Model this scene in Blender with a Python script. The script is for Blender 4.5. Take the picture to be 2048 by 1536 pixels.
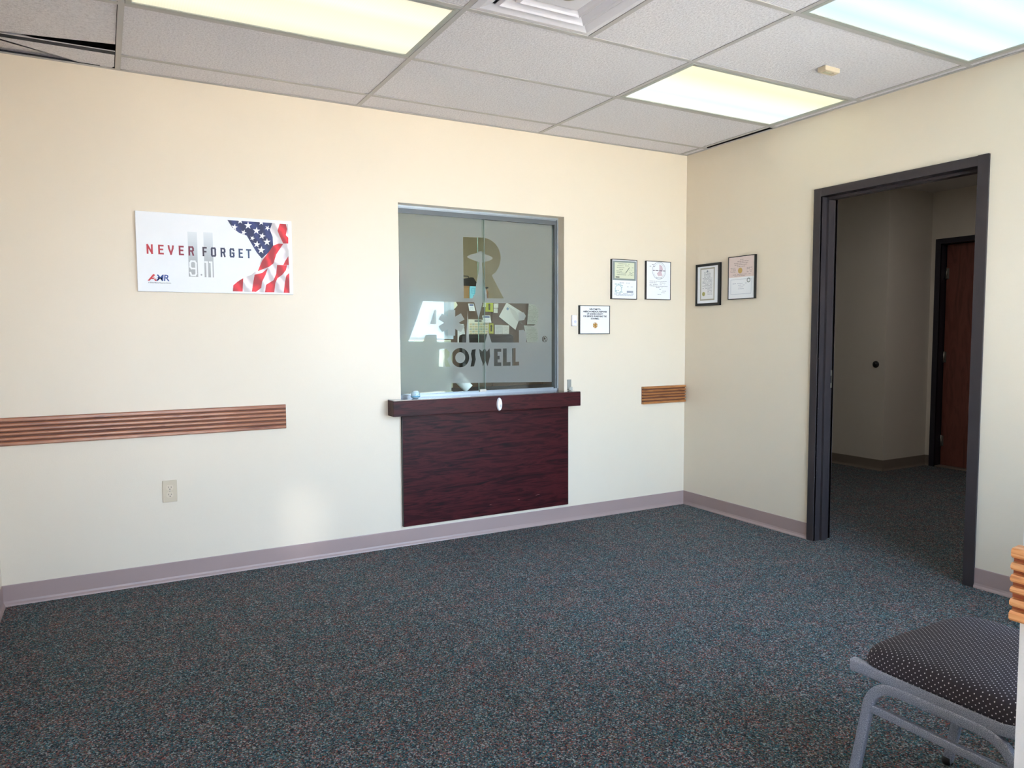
import bpy, bmesh, math, random
from mathutils import Vector, Matrix
random.seed(7)
for o in list(bpy.data.objects): bpy.data.objects.remove(o)
SC = bpy.context.scene
COL = SC.collection

# ------------------------------------------------------------------ camera
H = 2.612                                   # ceiling height
yaw, pit, rol = 0.50719, -0.06690, -0.00489
fw = Vector((math.sin(yaw)*math.cos(pit), math.cos(yaw)*math.cos(pit), math.sin(pit)))
r0 = Vector((math.cos(yaw), -math.sin(yaw), 0)); u0 = r0.cross(fw)
rr = math.cos(rol)*r0 + math.sin(rol)*u0; uu = -math.sin(rol)*r0 + math.cos(rol)*u0
cam = bpy.data.cameras.new('camera'); cam.sensor_width = 36; cam.lens = 1467.57*36/2048
cam.clip_start = 0.02
camo = bpy.data.objects.new('camera', cam); COL.objects.link(camo)
M = Matrix((rr, uu, -fw)).transposed().to_4x4(); M.translation = Vector((-3.835, -4.211, 1.2937))
camo.matrix_world = M
SC.camera = camo

# ------------------------------------------------------------------ view
SC.view_settings.view_transform = 'Standard'; SC.view_settings.look = 'None'
SC.view_settings.gamma = 1; SC.view_settings.use_curve_mapping = False
SC.view_settings.exposure = EXPO = .95

# ------------------------------------------------------------------ world + sun
W = bpy.data.worlds.new('sky'); SC.world = W; W.use_nodes = True
nt = W.node_tree; bg = nt.nodes['Background']
geo = nt.nodes.new('ShaderNodeTexCoord'); sep = nt.nodes.new('ShaderNodeSeparateXYZ')
ramp = nt.nodes.new('ShaderNodeValToRGB')
nt.links.new(geo.outputs['Generated'], sep.inputs[0]); nt.links.new(sep.outputs['Z'], ramp.inputs[0])
ramp.color_ramp.elements[0].position = 0.0; ramp.color_ramp.elements[0].color = (0.68, 0.80, 1.0, 1)
ramp.color_ramp.elements[1].position = 0.9; ramp.color_ramp.elements[1].color = (0.36, 0.56, 1.0, 1)
nt.links.new(ramp.outputs[0], bg.inputs['Color']); bg.inputs['Strength'].default_value = 9.3
sl = bpy.data.lights.new('sun', 'SUN'); sl.energy = 36.0; sl.angle = 0.01; sl.color = (1.0, 0.88, 0.76)
so = bpy.data.objects.new('sun', sl); COL.objects.link(so)
sd = Vector((1.0, 0.82, -math.tan(math.radians(31))*math.hypot(1, .82)))
so.rotation_euler = sd.to_track_quat('-Z', 'Y').to_euler()
so.location = (-8, -9, 6)

# added spot standing in for reflected sun on the foot of the back wall
gl = bpy.data.lights.new('added_glint_spot', 'SPOT'); gl.energy = 420; gl.spot_size = math.radians(4.0); gl.spot_blend = .9; gl.shadow_soft_size = .05; gl.color = (.95, .97, 1)
go = bpy.data.objects.new('added_glint_spot', gl); COL.objects.link(go); go.location = (-3.35, -8.0, .55)
go.rotation_euler = (Vector((-2.93, 0, .22))-go.location).to_track_quat('-Z', 'Y').to_euler()

# ------------------------------------------------------------------ materials
MATS = {}
def nodes(m): return m.node_tree.nodes, m.node_tree.links
def mat(name, col, rough=.6, metal=0., spec=.5, noise=None, bump=None, coat=0., emit=None, trans=0.):
    if name in MATS: return MATS[name]
    m = bpy.data.materials.new(name); m.use_nodes = True; MATS[name] = m
    N, L = nodes(m); b = N['Principled BSDF']
    b.inputs['Base Color'].default_value = (*col, 1); b.inputs['Roughness'].default_value = rough
    b.inputs['Metallic'].default_value = metal; b.inputs['Specular IOR Level'].default_value = spec
    b.inputs['Coat Weight'].default_value = coat; b.inputs['Transmission Weight'].default_value = trans
    tc = N.new('ShaderNodeTexCoord')
    if noise:
        sc, amt = noise
        n = N.new('ShaderNodeTexNoise'); n.inputs['Scale'].default_value = sc; n.inputs['Detail'].default_value = 4
        L.new(tc.outputs['Object'], n.inputs['Vector'])
        mx = N.new('ShaderNodeMix'); mx.data_type = 'RGBA'
        mx.inputs['A'].default_value = (*[c*(1-amt) for c in col], 1); mx.inputs['B'].default_value = (*[min(1, c*(1+amt)) for c in col], 1)
        L.new(n.outputs['Fac'], mx.inputs['Factor']); L.new(mx.outputs['Result'], b.inputs['Base Color'])
    if bump:
        sc, st, ds = bump
        n = N.new('ShaderNodeTexNoise'); n.inputs['Scale'].default_value = sc; n.inputs['Detail'].default_value = 3
        L.new(tc.outputs['Object'], n.inputs['Vector'])
        bp = N.new('ShaderNodeBump'); bp.inputs['Strength'].default_value = st; bp.inputs['Distance'].default_value = ds
        L.new(n.outputs['Fac'], bp.inputs['Height']); L.new(bp.outputs[0], b.inputs['Normal'])
    if emit:
        b.inputs['Emission Color'].default_value = (*emit[:3], 1); b.inputs['Emission Strength'].default_value = emit[3]
    return m
def S(r, g, b):   # sRGB bytes -> linear
    return tuple(((c/255)/12.92 if c/255 <= .04045 else ((c/255+.055)/1.055)**2.4) for c in (r, g, b))

def ramp_node(N, stops, interp='LINEAR'):
    r = N.new('ShaderNodeValToRGB'); cr = r.color_ramp; cr.interpolation = interp
    cr.elements[0].position = stops[0][0]; cr.elements[0].color = (*stops[0][1], 1)
    cr.elements[1].position = stops[-1][0]; cr.elements[1].color = (*stops[-1][1], 1)
    for p, c in stops[1:-1]:
        e = cr.elements.new(p); e.color = (*c, 1)
    return r

m_wall = mat('cream_wall_paint', S(230, 217, 197), .36, spec=.38, noise=(3, .015), bump=(170, .25, .001))
m_hallwall = mat('hall_wall_paint', S(222, 214, 200), .55, noise=(3, .015), bump=(170, .3, .002))
m_white = mat('white_wall_paint', S(240, 238, 232), .6, bump=(170, .3, .002))
m_base = mat('taupe_vinyl_base', S(166, 144, 140), .38, noise=(5, .05))
m_black = mat('black_plastic', S(22, 22, 24), .4)
m_blackframe = mat('black_frame', S(16, 16, 17), .35)
m_doorpaint = mat('dark_grey_door_paint', S(58, 52, 54), .4, noise=(14, .10), bump=(90, .12, .001), spec=.35)
m_tee = mat('white_grid_metal', S(184, 181, 180), .45)
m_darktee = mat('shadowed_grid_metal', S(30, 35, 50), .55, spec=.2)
m_alu = mat('brushed_aluminium', S(168, 174, 180), .42, metal=.6, noise=(60, .06))
m_alud = mat('dull_channel_aluminium', S(100, 104, 106), .45, metal=.2)
m_plenum = mat('plenum_black', S(24, 24, 26), .9)
m_paper = mat('white_paper', S(238, 240, 244), .5, noise=(20, .02))
m_ivory = mat('ivory_plastic', S(208, 192, 166), .35)
m_whitepl = mat('white_plastic', S(240, 240, 245), .3)
m_slot = mat('socket_slot_dark', S(35, 33, 32), .6)
m_steel = mat('steel', S(170, 165, 155), .35, metal=.9)
m_diffw = mat('white_diffuser_paint', S(222, 220, 228), .35)

def tile_mat():
    m = mat('mineral_fibre_tile', S(205, 200, 197), .85)
    N, L = nodes(m); b = N['Principled BSDF']; tc = N.new('ShaderNodeTexCoord')
    n = N.new('ShaderNodeTexNoise'); n.inputs['Scale'].default_value = 95; n.inputs['Detail'].default_value = 5; n.inputs['Roughness'].default_value = .7
    v = N.new('ShaderNodeTexVoronoi'); v.inputs['Scale'].default_value = 120
    L.new(tc.outputs['Object'], n.inputs['Vector']); L.new(tc.outputs['Object'], v.inputs['Vector'])
    r = ramp_node(N, [(.35, S(208, 204, 210)), (.5, S(227, 224, 229)), (.68, S(237, 234, 239))]); L.new(n.outputs['Fac'], r.inputs[0])
    L.new(r.outputs[0], b.inputs['Base Color'])
    a = N.new('ShaderNodeMath'); a.operation = 'ADD'; L.new(n.outputs['Fac'], a.inputs[0]); L.new(v.outputs['Distance'], a.inputs[1])
    bp = N.new('ShaderNodeBump'); bp.inputs['Strength'].default_value = .6; bp.inputs['Distance'].default_value = .003
    L.new(a.outputs[0], bp.inputs['Height']); L.new(bp.outputs[0], b.inputs['Normal'])
    return m
m_tile = tile_mat()

def carpet_mat():
    m = mat('speckled_loop_carpet', (.05, .06, .07), .95, spec=.15)
    N, L = nodes(m); b = N['Principled BSDF']; tc = N.new('ShaderNodeTexCoord')
    v = N.new('ShaderNodeTexVoronoi'); v.inputs['Scale'].default_value = 230
    n2 = N.new('ShaderNodeTexNoise'); n2.inputs['Scale'].default_value = 55; n2.inputs['Detail'].default_value = 4
    mp = N.new('ShaderNodeVectorMath'); mp.operation = 'MULTIPLY_ADD'; mp.inputs[1].default_value = (.012,)*3
    L.new(n2.outputs['Color'], mp.inputs[0]); L.new(tc.outputs['Object'], mp.inputs[2])
    L.new(tc.outputs['Object'], n2.inputs['Vector']); L.new(mp.outputs[0], v.inputs['Vector'])
    s = N.new('ShaderNodeSeparateColor'); L.new(v.outputs['Color'], s.inputs[0])
    r = ramp_node(N, [(0, S(56, 60, 66)), (.24, S(84, 90, 98)), (.40, S(58, 104, 114)), (.52, S(116, 120, 124)), (.64, S(138, 88, 84)), (.75, S(108, 104, 88)), (.84, S(158, 160, 162)), (.95, S(44, 46, 50))], 'CONSTANT')
    L.new(s.outputs[0], r.inputs[0])
    n3 = N.new('ShaderNodeTexNoise'); n3.inputs['Scale'].default_value = 9; n3.inputs['Detail'].default_value = 5; L.new(tc.outputs['Object'], n3.inputs['Vector'])
    r2 = ramp_node(N, [(.32, (.74, .93, .93)), (.5, (.87, .90, .88)), (.68, (1.10, .93, .88))]); L.new(n3.outputs['Fac'], r2.inputs[0])
    mx = N.new('ShaderNodeMix'); mx.data_type = 'RGBA'; mx.blend_type = 'MULTIPLY'; mx.inputs['Factor'].default_value = 1
    L.new(r.outputs[0], mx.inputs['A']); L.new(r2.outputs[0], mx.inputs['B']); L.new(mx.outputs['Result'], b.inputs['Base Color'])
    bp = N.new('ShaderNodeBump'); bp.inputs['Strength'].default_value = .8; bp.inputs['Distance'].default_value = .004
    L.new(v.outputs['Distance'], bp.inputs['Height']); L.new(bp.outputs[0], b.inputs['Normal'])
    return m
m_carpet = carpet_mat()

def wood_mat(name, c_dark, c_mid, c_light, scale=(1.2, 14, 14), rough=.35, coat=.3, grain=6):
    m = mat(name, c_mid, rough, coat=coat, spec=.5 if coat else .22)
    N, L = nodes(m); b = N['Principled BSDF']; b.inputs['Coat Roughness'].default_value = .15
    tc = N.new('ShaderNodeTexCoord'); mp = N.new('ShaderNodeMapping'); mp.inputs['Scale'].default_value = scale
    L.new(tc.outputs['Object'], mp.inputs[0])
    n = N.new('ShaderNodeTexNoise'); n.inputs['Scale'].default_value = grain; n.inputs['Detail'].default_value = 7; n.inputs['Distortion'].default_value = 1.6
    L.new(mp.outputs[0], n.inputs['Vector'])
    r = ramp_node(N, [(.30, c_dark), (.43, c_mid), (.58, c_light), (.75, c_mid)]); L.new(n.outputs['Fac'], r.inputs[0])
    L.new(r.outputs[0], b.inputs['Base Color'])
    bp = N.new('ShaderNodeBump'); bp.inputs['Strength'].default_value = .15; bp.inputs['Distance'].default_value = .001
    L.new(n.outputs['Fac'], bp.inputs['Height']); L.new(bp.outputs[0], b.inputs['Normal'])
    return m
m_oak = wood_mat('red_oak', S(104, 58, 40), S(158, 98, 70), S(176, 116, 82), (.9, 14, 16), .3, .5, 4)
m_oakl = wood_mat('golden_oak', S(196, 126, 76), S(226, 156, 98), S(238, 178, 122), (14, 1.3, 16), .4, .15, 5)
m_oakb = wood_mat('golden_oak_short', S(126, 74, 36), S(166, 106, 58), S(186, 126, 74), (1.3, 14, 16), .35, .4, 5)
m_mahog = wood_mat('mahogany_laminate', S(24, 6, 9), S(46, 10, 16), S(70, 20, 24), (1.0, 8, 9), .42, .0, 4)
m_hdoor = wood_mat('reddish_door_veneer', S(92, 50, 42), S(110, 60, 50), S(122, 70, 58), (1.5, 5, .8), .45, .1, 3)
m_brown = mat('brown_panel_fabric', S(104, 86, 76), .9, noise=(40, .1))

def glass_mat(name='clear_glass', tint=(.93, .97, .95, 1)):
    m = bpy.data.materials.new(name); m.use_nodes = True; N, L = nodes(m); N.remove(N['Principled BSDF'])
    t = N.new('ShaderNodeBsdfTransparent'); t.inputs[0].default_value = tint
    g = N.new('ShaderNodeBsdfGlossy'); g.inputs['Roughness'].default_value = .01
    f = N.new('ShaderNodeFresnel'); f.inputs[0].default_value = 1.45; x = N.new('ShaderNodeMixShader')
    L.new(f.outputs[0], x.inputs[0]); L.new(t.outputs[0], x.inputs[1]); L.new(g.outputs[0], x.inputs[2])
    L.new(x.outputs[0], N['Material Output'].inputs[0]); return m
m_glass = glass_mat(); m_tint = glass_mat('tinted_entry_glass', (.80, .79, .77, 1))
def film_mat():
    m = bpy.data.materials.new('frosted_window_film'); m.use_nodes = True; N, L = nodes(m); N.remove(N['Principled BSDF'])
    t = N.new('ShaderNodeBsdfTransparent'); t.inputs[0].default_value = (.9, .95, .93, 1)
    f = N.new('ShaderNodeBsdfRefraction'); f.inputs['Color'].default_value = (.92, .95, .94, 1); f.inputs['Roughness'].default_value = .42; f.inputs['IOR'].default_value = 1.12
    d = N.new('ShaderNodeBsdfDiffuse'); d.inputs[0].default_value = (*S(176, 178, 174), 1)
    tr = N.new('ShaderNodeBsdfTranslucent'); tr.inputs[0].default_value = (.84, .86, .85, 1)
    a = N.new('ShaderNodeMixShader'); a.inputs[0].default_value = .50
    c = N.new('ShaderNodeMixShader'); c.inputs[0].default_value = .82
    e = N.new('ShaderNodeMixShader'); e.inputs[0].default_value = .88
    L.new(d.outputs[0], a.inputs[1]); L.new(tr.outputs[0], a.inputs[2])
    L.new(f.outputs[0], c.inputs[1]); L.new(a.outputs[0], c.inputs[2])
    L.new(t.outputs[0], e.inputs[1]); L.new(c.outputs[0], e.inputs[2]); L.new(e.outputs[0], N['Material Output'].inputs[0]); return m
m_film = film_mat()
def lens_mat(name, stops, strength, axis_len=.6096):
    # prismatic lens glowing over two tubes that run along x; colour varies across y
    m = bpy.data.materials.new(name); m.use_nodes = True; N, L = nodes(m); b = N['Principled BSDF']
    b.inputs['Base Color'].default_value = (.12, .12, .12, 1); b.inputs['Roughness'].default_value = .3
    tc = N.new('ShaderNodeTexCoord'); s = N.new('ShaderNodeSeparateXYZ'); L.new(tc.outputs['Generated'], s.inputs[0])
    r = ramp_node(N, stops); L.new(s.outputs['Y'], r.inputs[0]); L.new(r.outputs[0], b.inputs['Emission Color'])
    ch = N.new('ShaderNodeTexVoronoi'); ch.inputs['Scale'].default_value = 95; ch.inputs['Randomness'].default_value = 0
    L.new(tc.outputs['Object'], ch.inputs['Vector'])
    mr = N.new('ShaderNodeMapRange'); mr.inputs['From Max'].default_value = .8; mr.inputs['To Min'].default_value = strength; mr.inputs['To Max'].default_value = strength*.8
    L.new(ch.outputs['Distance'], mr.inputs[0]); L.new(mr.outputs[0], b.inputs['Emission Strength'])
    return m
def dot_fabric():
    m = mat('dotted_upholstery', S(40, 36, 44), .8)
    N, L = nodes(m); b = N['Principled BSDF']; tc = N.new('ShaderNodeTexCoord')
    s = N.new('ShaderNodeSeparateXYZ'); L.new(tc.outputs['Object'], s.inputs[0])
    nn = N.new('ShaderNodeSeparateXYZ'); L.new(tc.outputs['Normal'], nn.inputs[0])
    def mth(op, *a):
        n = N.new('ShaderNodeMath'); n.operation = op
        for i, x in enumerate(a):
            if isinstance(x, (int, float)): n.inputs[i].default_value = x
            else: L.new(x, n.inputs[i])
        return n.outputs[0]
    ax = mth('GREATER_THAN', mth('ABSOLUTE', nn.outputs['Z']), .62)
    sx = mth('GREATER_THAN', mth('ABSOLUTE', nn.outputs['X']), mth('ABSOLUTE', nn.outputs['Y']))
    def mixv(f, a, c): return mth('ADD', mth('MULTIPLY', f, a), mth('MULTIPLY', mth('SUBTRACT', 1., f), c))
    u = mixv(ax, s.outputs['X'], mixv(sx, s.outputs['Y'], s.outputs['X']))
    v = mixv(ax, s.outputs['Y'], s.outputs['Z'])
    k = 1/.0145
    p = mth('SUBTRACT', mth('FRACT', mth('MULTIPLY', mth('ADD', u, v), k)), .5)
    q = mth('SUBTRACT', mth('FRACT', mth('MULTIPLY', mth('SUBTRACT', u, v), k)), .5)
    d = mth('SQRT', mth('ADD', mth('MULTIPLY', p, p), mth('MULTIPLY', q, q)))
    f = mth('LESS_THAN', d, .135)
    mx = N.new('ShaderNodeMix'); mx.data_type = 'RGBA'; mx.inputs['A'].default_value = (*S(56, 50, 60), 1); mx.inputs['B'].default_value = (*S(228, 224, 230), 1)
    L.new(f, mx.inputs['Factor']); L.new(mx.outputs['Result'], b.inputs['Base Color']); return m
m_dots = dot_fabric()
def hammer_mat():
    m = mat('hammertone_grey_metal', S(150, 154, 162), .35, metal=.25)
    N, L = nodes(m); b = N['Principled BSDF']; tc = N.new('ShaderNodeTexCoord')
    n = N.new('ShaderNodeTexNoise'); n.inputs['Scale'].default_value = 620; n.inputs['Detail'].default_value = 2; L.new(tc.outputs['Object'], n.inputs['Vector'])
    r = ramp_node(N, [(.36, S(124, 132, 152)), (.52, S(164, 172, 192)), (.66, S(212, 218, 232))]); L.new(n.outputs['Fac'], r.inputs[0]); L.new(r.outputs[0], b.inputs['Base Color'])
    bp = N.new('ShaderNodeBump'); bp.inputs['Strength'].default_value = .5; bp.inputs['Distance'].default_value = .001
    L.new(n.outputs['Fac'], bp.inputs['Height']); L.new(bp.outputs[0], b.inputs['Normal']); return m
m_hammer = hammer_mat()

# ------------------------------------------------------------------ builders
def link(o, parent=None):
    COL.objects.link(o)
    if parent is not None:
        o.parent = parent; o.matrix_parent_inverse = Matrix.Identity(4)
    return o
def tag(o, label=None, cat=None, group=None, kind=None):
    if label: o['label'] = label
    if cat: o['category'] = cat
    if group: o['group'] = group
    if kind: o['kind'] = kind
    return o
def thing(name, loc, label=None, cat=None, group=None, kind=None):
    o = bpy.data.objects.new(name, None); o.empty_display_size = .05; o.location = loc; COL.objects.link(o); o['_o'] = 1
    del o['_o']
    return tag(o, label, cat, group, kind)
class MB:
    def __init__(s): s.v = []; s.f = []; s.sm = []
    def add(s, vs, fs, smooth=False):
        b = len(s.v); s.v += [tuple(v) for v in vs]; s.f += [tuple(b+i for i in f) for f in fs]; s.sm += [smooth]*len(fs); return s
    def box(s, x0, x1, y0, y1, z0, z1):
        x0, x1 = min(x0, x1), max(x0, x1); y0, y1 = min(y0, y1), max(y0, y1); z0, z1 = min(z0, z1), max(z0, z1)
        vs = [(x, y, z) for z in (z0, z1) for y in (y0, y1) for x in (x0, x1)]
        return s.add(vs, [(0, 2, 3, 1), (4, 5, 7, 6), (0, 1, 5, 4), (2, 6, 7, 3), (0, 4, 6, 2), (1, 3, 7, 5)])
    def cbox(s, x0, x1, y0, y1, z0, z1, c):
        bm = bmesh.new(); bmesh.ops.create_cube(bm, size=1)
        for v in bm.verts: v.co = Vector(((x0+x1)/2+v.co.x*(x1-x0), (y0+y1)/2+v.co.y*(y1-y0), (z0+z1)/2+v.co.z*(z1-z0)))
        bmesh.ops.bevel(bm, geom=bm.edges[:], offset=c, segments=2, affect='EDGES', profile=.5)
        bm.verts.ensure_lookup_table(); vs = [v.co[:] for v in bm.verts]; fs = [[v.index for v in f.verts] for f in bm.faces]; bm.free()
        return s.add(vs, fs)
    def poly(s, pts3): return s.add(pts3, [tuple(range(len(pts3)))])
    def prism(s, pts, d):     # pts: list of 3-D points (planar), d: extrusion vector
        n = len(pts); a = [Vector(p) for p in pts]; b = [p+Vector(d) for p in a]
        fs = [tuple(range(n)), tuple(range(2*n-1, n-1, -1))]+[(i, (i+1) % n+0, (i+1) % n+n, i+n)[::-1] for i in range(n)]
        return s.add(a+b, fs)
    def tube(s, path, rx, ry=None, n=12, up=(0, 0, 1), cap=True, closed=False, sq=0):
        ry = ry or rx; P = [Vector(p) for p in path]; rings = []; up = Vector(up)
        m = len(P)
        for i, p in enumerate(P):
            if closed: t = (P[(i+1) % m]-P[i-1]).normalized()
            else: t = (P[min(i+1, m-1)]-P[max(i-1, 0)]).normalized()
            a = t.cross(up)
            if a.length < 1e-4: a = t.cross(Vector((1, 0, 0)))
            a.normalize(); b = a.cross(t).normalized()
            def cs(k):
                c, q = math.cos(2*math.pi*(k+.5)/n), math.sin(2*math.pi*(k+.5)/n)
                if sq: c, q = math.copysign(abs(c)**(2/sq), c), math.copysign(abs(q)**(2/sq), q)
                return c, q
            rings.append([p+a*cs(k)[0]*rx+b*cs(k)[1]*ry for k in range(n)])
        vs = [v for r in rings for v in r]; fs = []
        for i in range(m if closed else m-1):
            j = (i+1) % m
            fs += [(i*n+k, i*n+(k+1) % n, j*n+(k+1) % n, j*n+k) for k in range(n)]
        s.add(vs, fs, True)
        if cap and not closed: s.add(rings[0], [tuple(range(n))[::-1]]); s.add(rings[-1], [tuple(range(n))])
        return s
    def lathe(s, c, prof, n=24, axis='z'):
        vs = []
        for r, h in prof:
            for k in range(n):
                a = 2*math.pi*k/n; x, y = r*math.cos(a), r*math.sin(a)
                v = {'z': (x, y, h), 'y': (x, h, y), 'x': (h, x, y)}[axis]; vs.append((c[0]+v[0], c[1]+v[1], c[2]+v[2]))
        fs = []
        for i in range(len(prof)-1): fs += [(i*n+k, i*n+(k+1) % n, (i+1)*n+(k+1) % n, (i+1)*n+k) for k in range(n)]
        fs += [tuple(range(n))[::-1], tuple((len(prof)-1)*n+k for k in range(n))]
        return s.add(vs, fs, True)
    def build(s, name, m, parent=None, origin=None, label=None, cat=None, group=None, kind=None):
        org = Vector(origin) if origin is not None else Vector((0, 0, 0))
        base = Vector((0, 0, 0))
        if parent is not None:
            base = world_loc(parent); org = base if origin is None else org
        elif origin is None:
            xs = list(zip(*s.v)); org = Vector(((min(xs[0])+max(xs[0]))/2, (min(xs[1])+max(xs[1]))/2, min(xs[2])))
        me = bpy.data.meshes.new(name); me.from_pydata([Vector(v)-org for v in s.v], [], s.f)
        bm = bmesh.new(); bm.from_mesh(me)
        bmesh.ops.recalc_face_normals(bm, faces=bm.faces[:]) if len(s.f) > 1 else None
        bm.to_mesh(me); bm.free()
        for p, k in zip(me.polygons, s.sm): p.use_smooth = k
        me.materials.append(m)
        o = bpy.data.objects.new(name, me); o.location = org-base; link(o, parent)
        return tag(o, label, cat, group, kind)
def world_loc(o):
    v = Vector(o.location)
    while o.parent is not None: o = o.parent; v += o.location
    return v
def obj_from(me, name, parent, org, m):
    me.materials.clear(); me.materials.append(m)
    o = bpy.data.objects.new(name, me); o.location = Vector(org)-(world_loc(parent) if parent else Vector((0, 0, 0))); return link(o, parent)
def copy_part(o, parent, loc):
    c = o.copy(); COL.objects.link(c); c.parent = parent; c.location = Vector(loc)-world_loc(parent); return c
# flat print lying on a wall: R maps (u, v, d) -> world; u along the wall, v up, d out of the wall
def on_back(x0, y0=0.): return lambda u, v, d: (x0+u, y0-d, v)
def on_right(y0, x0=0.): return lambda u, v, d: (x0-d, y0-u, v)      # u runs towards the camera side
def flat(mb, Rm, pts, d): return mb.poly([Rm(u, v, d) for u, v in pts])
def rect(u0, v0, u1, v1): return [(u0, v0), (u1, v0), (u1, v1), (u0, v1)]
def disc(cu, cv, ru, rv=None, n=24): rv = rv or ru; return [(cu+ru*math.cos(2*math.pi*i/n), cv+rv*math.sin(2*math.pi*i/n)) for i in range(n)]
def ring(mb, Rm, cu, cv, r1, r0, d, n=32):
    a = disc(cu, cv, r1, n=n); b = disc(cu, cv, r0, n=n)
    vs = [Rm(u, v, d) for u, v in a+b]; mb.add(vs, [(i, (i+1) % n, (i+1) % n+n, i+n) for i in range(n)])
def star6(cu, cv, hw, L, a0=math.pi/2):
    out = []
    for k in range(6):
        a = a0+k*math.pi/3; ca, sa = math.cos(a), math.sin(a)
        out += [(cu+ca*L-sa*hw*q, cv+sa*L+ca*hw*q) for q in (-1, 1)]
        b = a+math.pi/6; out.append((cu+math.cos(b)*hw*2, cv+math.sin(b)*hw*2))
    return out
def text_pts(body, size, bold=0., shear=0., spacing=1., align='CENTER'):
    c = bpy.data.curves.new('t', 'FONT'); c.body = body; c.size = size; c.offset = bold; c.shear = shear; c.space_character = spacing
    c.align_x = align; c.resolution_u = 3
    o = bpy.data.objects.new('t', c); COL.objects.link(o); bpy.context.view_layer.update()
    me = bpy.data.meshes.new_from_object(o.evaluated_get(bpy.context.evaluated_depsgraph_get()))
    vs = [(v.co.x, v.co.y) for v in me.vertices]; fs = [tuple(p.vertices) for p in me.polygons]
    bpy.data.objects.remove(o); bpy.data.curves.remove(c); bpy.data.meshes.remove(me); return vs, fs
def text(mb, Rm, body, u, v, size, d, sx=1., **k):
    vs, fs = text_pts(body, size, **k); mb.add([Rm(u+a*sx, v+b, d) for a, b in vs], fs)
def wordbars(mb, Rm, u0, u1, v, h, d, rnd, fill=.8):    # a line of print too small to read
    u = u0
    while u < u1:
        w = rnd.uniform(.25, .9)*h*6; e = min(u+w, u1)
        if rnd.random() < fill: flat(mb, Rm, rect(u, v, e, v+h), d)
        u = e+h*.9

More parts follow.
